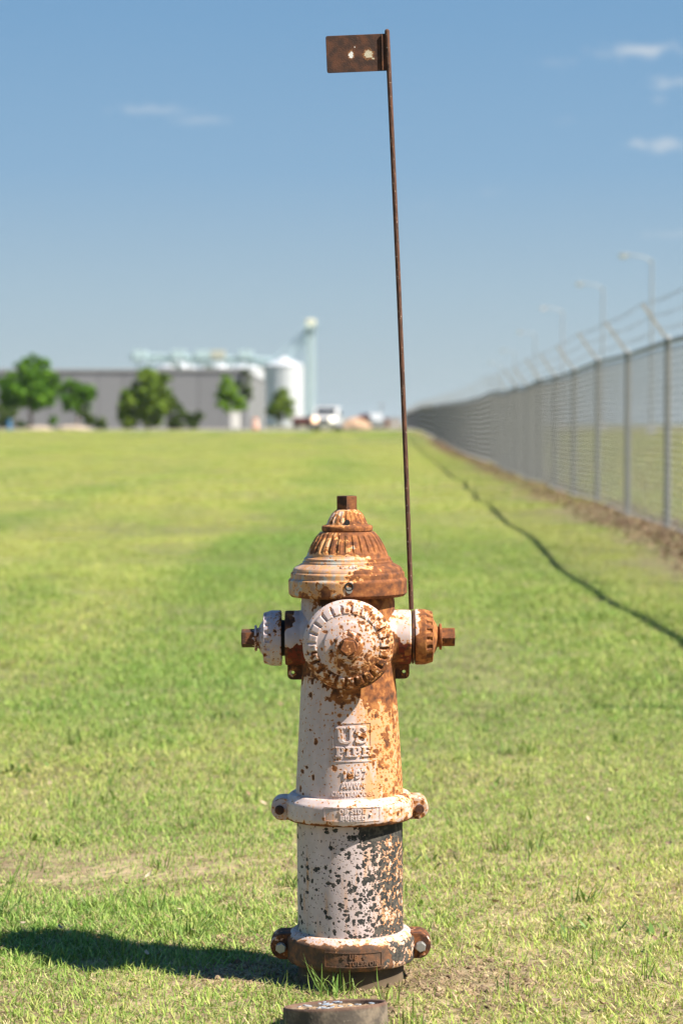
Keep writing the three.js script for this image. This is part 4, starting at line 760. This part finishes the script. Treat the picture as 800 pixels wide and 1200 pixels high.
// how yellow the sward is here, 0..1
function yellowing(x, z) {
  const d = DIST - z, fx = x - FENCE_X(d);
  let y = .55 + .40 * fbm(x * .9 + 1, z * lerp(.6, .16, ss(6, 20, d)), 3, 3) + .22 * fbm(x * .16, z * .03, 5, 3) + .18 * noise(x * 4, z * 3, 8) + .34 * ss(8, 45, d);
  y += .60 * noise(x * .85 + .12 * noise(x, z * .1, 2), z * .010, 7) * ss(8, 22, d) + .25 * noise(x * 2.3, z * .018, 17) * ss(8, 20, d);
  if (fx > .3) y += .5;
  return y;
}
const lawn = tag(new THREE.Group(), 'sunlit mown lawn grass with dry patches round the hydrant', 'grass', null, 'stuff'); lawn.name = 'lawn_grass'; scene.add(lawn);
const dummy = new THREE.Object3D(), tint = new THREE.Color();
function scatter(name, variants, list) {        // list: [x, z, scale, colour, variant]
  const by = variants.map(() => []); for (const q of list) by[q[4]].push(q);
  by.forEach((l, v) => { if (!l.length) return; const im = new THREE.InstancedMesh(variants[v], bladeMat, l.length); im.name = name; im.castShadow = im.receiveShadow = true; im.userData.kind = 'stuff';
    l.forEach((q, i) => { dummy.position.set(q[0], groundH(q[0], q[1]), q[1]); dummy.rotation.set(rr(-.05, .05), rr(0, 6.283), rr(-.05, .05)); dummy.scale.set(q[2] * rr(.9, 1.1), q[2] * (q[5] ?? 1), q[2] * rr(.9, 1.1)); dummy.updateMatrix(); im.setMatrixAt(i, dummy.matrix); im.setColorAt(i, tint.setRGB(...q[3])); });
    lawn.add(im); });
}
const greenMix = [2.4, 4, 3.4, 1.6, 1.2, .4], yellowMix = [.5, 1.6, 3.2, 3.4, 2.8, .6], dryMix = [.1, .3, .5, .8, 4, 3];
const tintOf = (y) => mix3([.84, .98, .85], [1.26, 1.13, 1.0], clamp(y));
{ // nearest: small tufts
  reseed(501);
  const V = []; for (let i = 0; i < 5; i++) V.push(tuft(17, .055, .010, .030, .0023, 1.5, greenMix, 3)); for (let i = 0; i < 5; i++) V.push(tuft(17, .06, .009, .028, .0022, 1.65, yellowMix, 3)); for (let i = 0; i < 4; i++) V.push(tuft(14, .06, .012, .045, .0020, 1.6, dryMix, 2));
  const list = []; const z0 = DIST - 3.7, z1 = DIST - 10.5;
  for (let d = 3.75; d < 13;) {
    const dd = .02, half = .1435 * d + .85, dens = lerp(4200, 1900, ss(4.5, 10, d)) * (1 - ss(9, 13, d)), n = dens * dd * half * 2;
    const count = Math.floor(n) + (rnd() < n % 1 ? 1 : 0);
    for (let i = 0; i < count; i++) {
      const x = rr(-half, half), z = DIST - d - rnd() * dd, b = bare(x, z), inPipe = Math.hypot(x - HX, z) < .112 || Math.hypot(x - XW(392.5, 4.15), z - ZW(4.15)) < .098;
      if (inPipe) continue; const y = yellowing(x, z), q = rnd();
      if (q < b) { if (rnd() < .8) { const k = rr(.4, 1.25); list.push([x, z, rr(.4, .95), [k, k * rr(.85, .98), k * rr(.75, .95)], 10 + Math.floor(rnd() * 4), .6]); } else if (rnd() < .07) list.push([x, z, rr(.7, 1), tintOf(y), Math.floor(rnd() * 5)]); continue; }
      if (rnd() < .2) { list.push([x, z, rr(.8, 1.2), [1.05, 1, 1], 10 + Math.floor(rnd() * 4), .7]); continue; }
      list.push([x, z, rr(.7, 1.25) * (1 - .35 * b), tintOf(y + rr(-.15, .15)).map((c) => c * 1.28), rnd() < ss(.25, .85, y) ? 5 + Math.floor(rnd() * 5) : Math.floor(rnd() * 5)]);
    }
    d += dd;
  }
  scatter('grass_blades', V, list);
}
{ // middle distance
  reseed(502);
  const V = []; for (let i = 0; i < 4; i++) V.push(tuft(85, .16, .015, .038, .0042, 1.35, greenMix, 2, true)); for (let i = 0; i < 4; i++) V.push(tuft(85, .17, .013, .035, .0040, 1.5, yellowMix, 2, true)); for (let i = 0; i < 3; i++) V.push(tuft(50, .16, .02, .06, .004, 1.5, dryMix, 2, true));
  const list = [];
  for (let d = 6.5; d < 36;) {
    const dd = .05, half = .1435 * d + 5, dens = lerp(120, 55, ss(12, 32, d)) * ss(6.5, 12.5, d) * (1 - ss(30, 36, d)), n = dens * dd * half * 2, count = Math.floor(n) + (rnd() < n % 1 ? 1 : 0);
    for (let i = 0; i < count; i++) { const x = rr(-half, half), z = DIST - d - rnd() * dd, b = bare(x, z), y = yellowing(x, z), far = x > FENCE_X(d) + .3; if (rnd() < b || rnd() < .07) { if (rnd() < .6) list.push([x, z, rr(.6, 1.1), [rr(.6, 1), rr(.5, .85), rr(.5, .8)], 8 + Math.floor(rnd() * 3), .6]); continue; } list.push([x, z, rr(.8, 1.25) * (far ? 1.5 : 1), tintOf(y + rr(-.15, .15)).map((c, k) => c * [1.12, 1.17, 1.05][k]), rnd() < ss(.25, .85, y) ? 4 + Math.floor(rnd() * 4) : Math.floor(rnd() * 4)]); }
    d += dd;
  }
  scatter('grass_blades', V, list);
}
{ // far lawn up to the crest, and the field behind the fence
  reseed(503);
  const V = []; for (let i = 0; i < 3; i++) V.push(tuft(170, .5, .02, .048, .011, 1.25, greenMix, 1, true)); for (let i = 0; i < 4; i++) V.push(tuft(170, .5, .02, .045, .011, 1.35, yellowMix, 1, true)); for (let i = 0; i < 2; i++) V.push(tuft(130, .5, .03, .09, .010, 1.3, dryMix, 1, true));
  const list = [];
  for (let d = 27; d < 198;) {
    const dd = .25, half = .1435 * d + 12, dens = lerp(8.5, 4.2, ss(40, 150, d)) * ss(27, 34, d), n = dens * dd * half * 2, count = Math.floor(n) + (rnd() < n % 1 ? 1 : 0);
    for (let i = 0; i < count; i++) { const x = rr(-half, half), z = DIST - d - rnd() * dd, b = bare(x, z), y = yellowing(x, z), far = x > FENCE_X(d) + .3; if (rnd() < b || (far && rnd() < .35)) { if (rnd() < .7) list.push([x, z, rr(.7, 1.2), [rr(.75, 1), rr(.6, .9), rr(.6, .85)], 7 + Math.floor(rnd() * 2), far ? 1.6 : .7]); continue; } list.push([x, z, rr(.85, 1.2) * (far ? 1.5 : 1), tintOf(y + rr(-.12, .12)).map((c, k) => c * [1.11, 1.18, .98][k]), rnd() < ss(.2, .8, y) ? 3 + Math.floor(rnd() * 4) : Math.floor(rnd() * 3)]); }
    d += dd;
  }
  scatter('grass_blades', V, list);
}
{ // taller green tufts by the hydrant foot and the stub
  reseed(504);
  const V = [tuft(16, .03, .05, .095, .0042, .7, [3, 5, 4, .6, .2, 0], 3), tuft(9, .02, .045, .08, .004, .6, [2, 5, 5, .6, 0, 0], 3)];
  V.push(tuft(22, .03, .015, .045, .0022, 1.6, dryMix, 2));
  const list = [[-.015, .13, 1, [1, 1.05, 1], 0], [-.04, .145, .9, [1, 1.05, 1], 1], [.02, .135, .7, [1.1, 1.05, 1], 1], [.085, .20, .9, [1, 1.05, 1], 1], [-.12, .17, .8, [1.1, 1.05, 1], 1], [.09, .42, .6, [1, 1, 1], 1], [.05, .47, .55, [1, 1, 1], 0], [-.14, .40, .6, [1, 1, 1], 1], [-.02, .48, .5, [1, 1, 1], 1], [.115, .37, .8, [1, 1.05, 1], 1]];
  for (let i = 0; i < 170; i++) { const a = rr(0, 6.28), q = rr(.112, .24), k = rr(.5, 1.1); list.push([HX + Math.sin(a) * q, Math.cos(a) * q, rr(.4, .9), [k, k * .93, k * .82], 2]); }
  for (let i = 0; i < 90; i++) { const a = rr(0, 6.28), q = rr(.096, .15), k = rr(.6, 1.1); list.push([XW(392.5, 4.15) + Math.sin(a) * q, ZW(4.15) + Math.cos(a) * q, rr(.35, .7), [k, k * .95, k * .85], i % 9 ? 2 : 1]); }
  for (let i = 0; i < 60; i++) { const d = rr(4.4, 9), x = rr(-.15, .15) * d, z = DIST - d; if (Math.hypot(x - HX, z) < .25) continue; list.push([x, z, rr(.6, 1.0), [rr(.8, 1), rr(.9, 1.05), .9], i % 2]); }
  scatter('grass_tufts', V, list);
}
{ // clods and crumbs of soil where the ground is bare
  reseed(507);
  const g = new THREE.IcosahedronGeometry(1, 1), p = g.attributes.position; for (let i = 0; i < p.count; i++) { const k = 1 + .45 * noise(p.getX(i) * 1.7, p.getY(i) * 1.7, p.getZ(i) * 1.7 + 3); p.setXYZ(i, p.getX(i) * k, p.getY(i) * k * .7, p.getZ(i) * k); } g.computeVertexNormals();
  const spots = []; for (let i = 0; i < 60000 && spots.length < 4200; i++) { const d = rr(3.9, 6), x = rr(-.7, .75), z = ZW(d); if (rnd() < bare(x, z) ** 1.5) spots.push([x, z]); }
  const im = new THREE.InstancedMesh(g, std([1, 1, 1], .95), spots.length);
  spots.forEach(([x, z], i) => { const s = .0013 * Math.pow(1 - rnd() * .985, -.42); dummy.position.set(x, groundH(x, z) + s * .3, z); dummy.rotation.set(rr(0, 6), rr(0, 6), rr(0, 6)); dummy.scale.set(s, s * .8, s); dummy.updateMatrix(); im.setMatrixAt(i, dummy.matrix); im.setColorAt(i, tint.setRGB(...mix3([.10, .065, .04], [.36, .26, .16], rnd()))); });
  im.name = 'soil_crumbs'; scene.add(tag(im, 'loose soil crumbs on bare ground round the hydrant foot', 'soil crumbs', null, 'stuff'));
}
{ // broad-leaved weeds in the sward
  reseed(506);
  const V = [0, 1].map(() => tuft(16, .06, .02, .045, .010, 1.75, [6, 3, .5, 0, 0, 0], 3));
  const at = (px, py) => { const d = EYE * FOC / (py - HOR); return [XW(px, d), ZW(d)]; };
  const list = []; for (const [px, py, n] of [[240, 845, 7], [225, 842, 4], [545, 800, 5], [8, 912, 8], [25, 905, 5], [690, 735, 6], [370, 885, 5], [160, 905, 4], [600, 925, 4], [730, 1090, 5], [520, 1010, 4], [60, 985, 5], [180, 768, 6], [640, 830, 5]]) { const [x, z] = at(px, py); for (let i = 0; i < n; i++) list.push([x + rr(-.12, .12), z + rr(-.1, .1), rr(.5, 1.0), [rr(.6, .85), rr(.75, .95), .7], i % 2]); }
  for (let i = 0; i < 60; i++) { const d = rr(5, 12), x = rr(-.14, .14) * d; if (Math.hypot(x, DIST - d) > .3) list.push([x, DIST - d, rr(.35, .7), [rr(.6, .9), rr(.8, 1), .7], i % 2]); }
  scatter('weed_leaves', V, list);
  const g = new THREE.PlaneGeometry(.03, .016, 3, 2), p = g.attributes.position; for (let i = 0; i < p.count; i++) { const x = p.getX(i) / .015; p.setY(i, p.getY(i) * (1 - x * x * .9)); p.setZ(i, .006 * x * x + .004 * Math.abs(p.getY(i) / .008)); } g.computeVertexNormals();
  const im = new THREE.InstancedMesh(g, std([1, 1, 1], .85, 0, { side: THREE.DoubleSide }), 110);
  for (let i = 0; i < 110; i++) { const d = 4.1 + 9 * Math.pow(rnd(), 1.3), x = rr(-.15, .15) * d, z = ZW(d), c = mix3([.18, .11, .06], [.50, .41, .28], rnd()); dummy.position.set(x, groundH(x, z) + rr(.012, .03), z); dummy.rotation.set(-Math.PI / 2 + rr(-.7, .7), rr(-.6, .6), rr(0, 6.28)); const s = rr(.3, .85); dummy.scale.set(s, s, s); dummy.updateMatrix(); im.setMatrixAt(i, dummy.matrix); im.setColorAt(i, tint.setRGB(...c)); }
  im.name = 'fallen_leaves'; scene.add(tag(im, 'scattered small dry leaves fallen on the lawn', 'fallen leaves', null, 'stuff'));
}
{ // dry litter along the foot of the fence
  reseed(505);
  const g = new THREE.PlaneGeometry(.036, .016, 2, 1), p = g.attributes.position; for (let i = 0; i < p.count; i++) p.setZ(i, .006 * Math.abs(p.getX(i) / .018)); g.rotateX(-Math.PI / 2); g.computeVertexNormals();
  const N = 22000, im = new THREE.InstancedMesh(g, std([1, 1, 1], .9, 0, { side: THREE.DoubleSide }), N);
  for (let i = 0; i < N; i++) { const d = 12 + 110 * Math.pow(rnd(), 1.6), x = FENCE_X(d) + .05 - .75 * Math.pow(rnd(), 1.4) + rr(0, .35), z = ZW(d), c = mix3([.09, .055, .034], [.27, .18, .105], rnd()); dummy.position.set(x, groundH(x, z) + rr(.004, .03), z); dummy.rotation.set(rr(-.7, .7), rr(0, 6.28), rr(-.7, .7)); const s = rr(.5, 1.3) * lerp(1, 1.8, ss(30, 120, d)); dummy.scale.set(s, s, s); dummy.updateMatrix(); im.setMatrixAt(i, dummy.matrix); im.setColorAt(i, tint.setRGB(...c)); }
  im.name = 'leaf_litter'; scene.add(tag(im, 'brown dry leaf litter gathered along the foot of the fence', 'leaf litter', null, 'stuff'));
}

renderer.render(scene, camera);
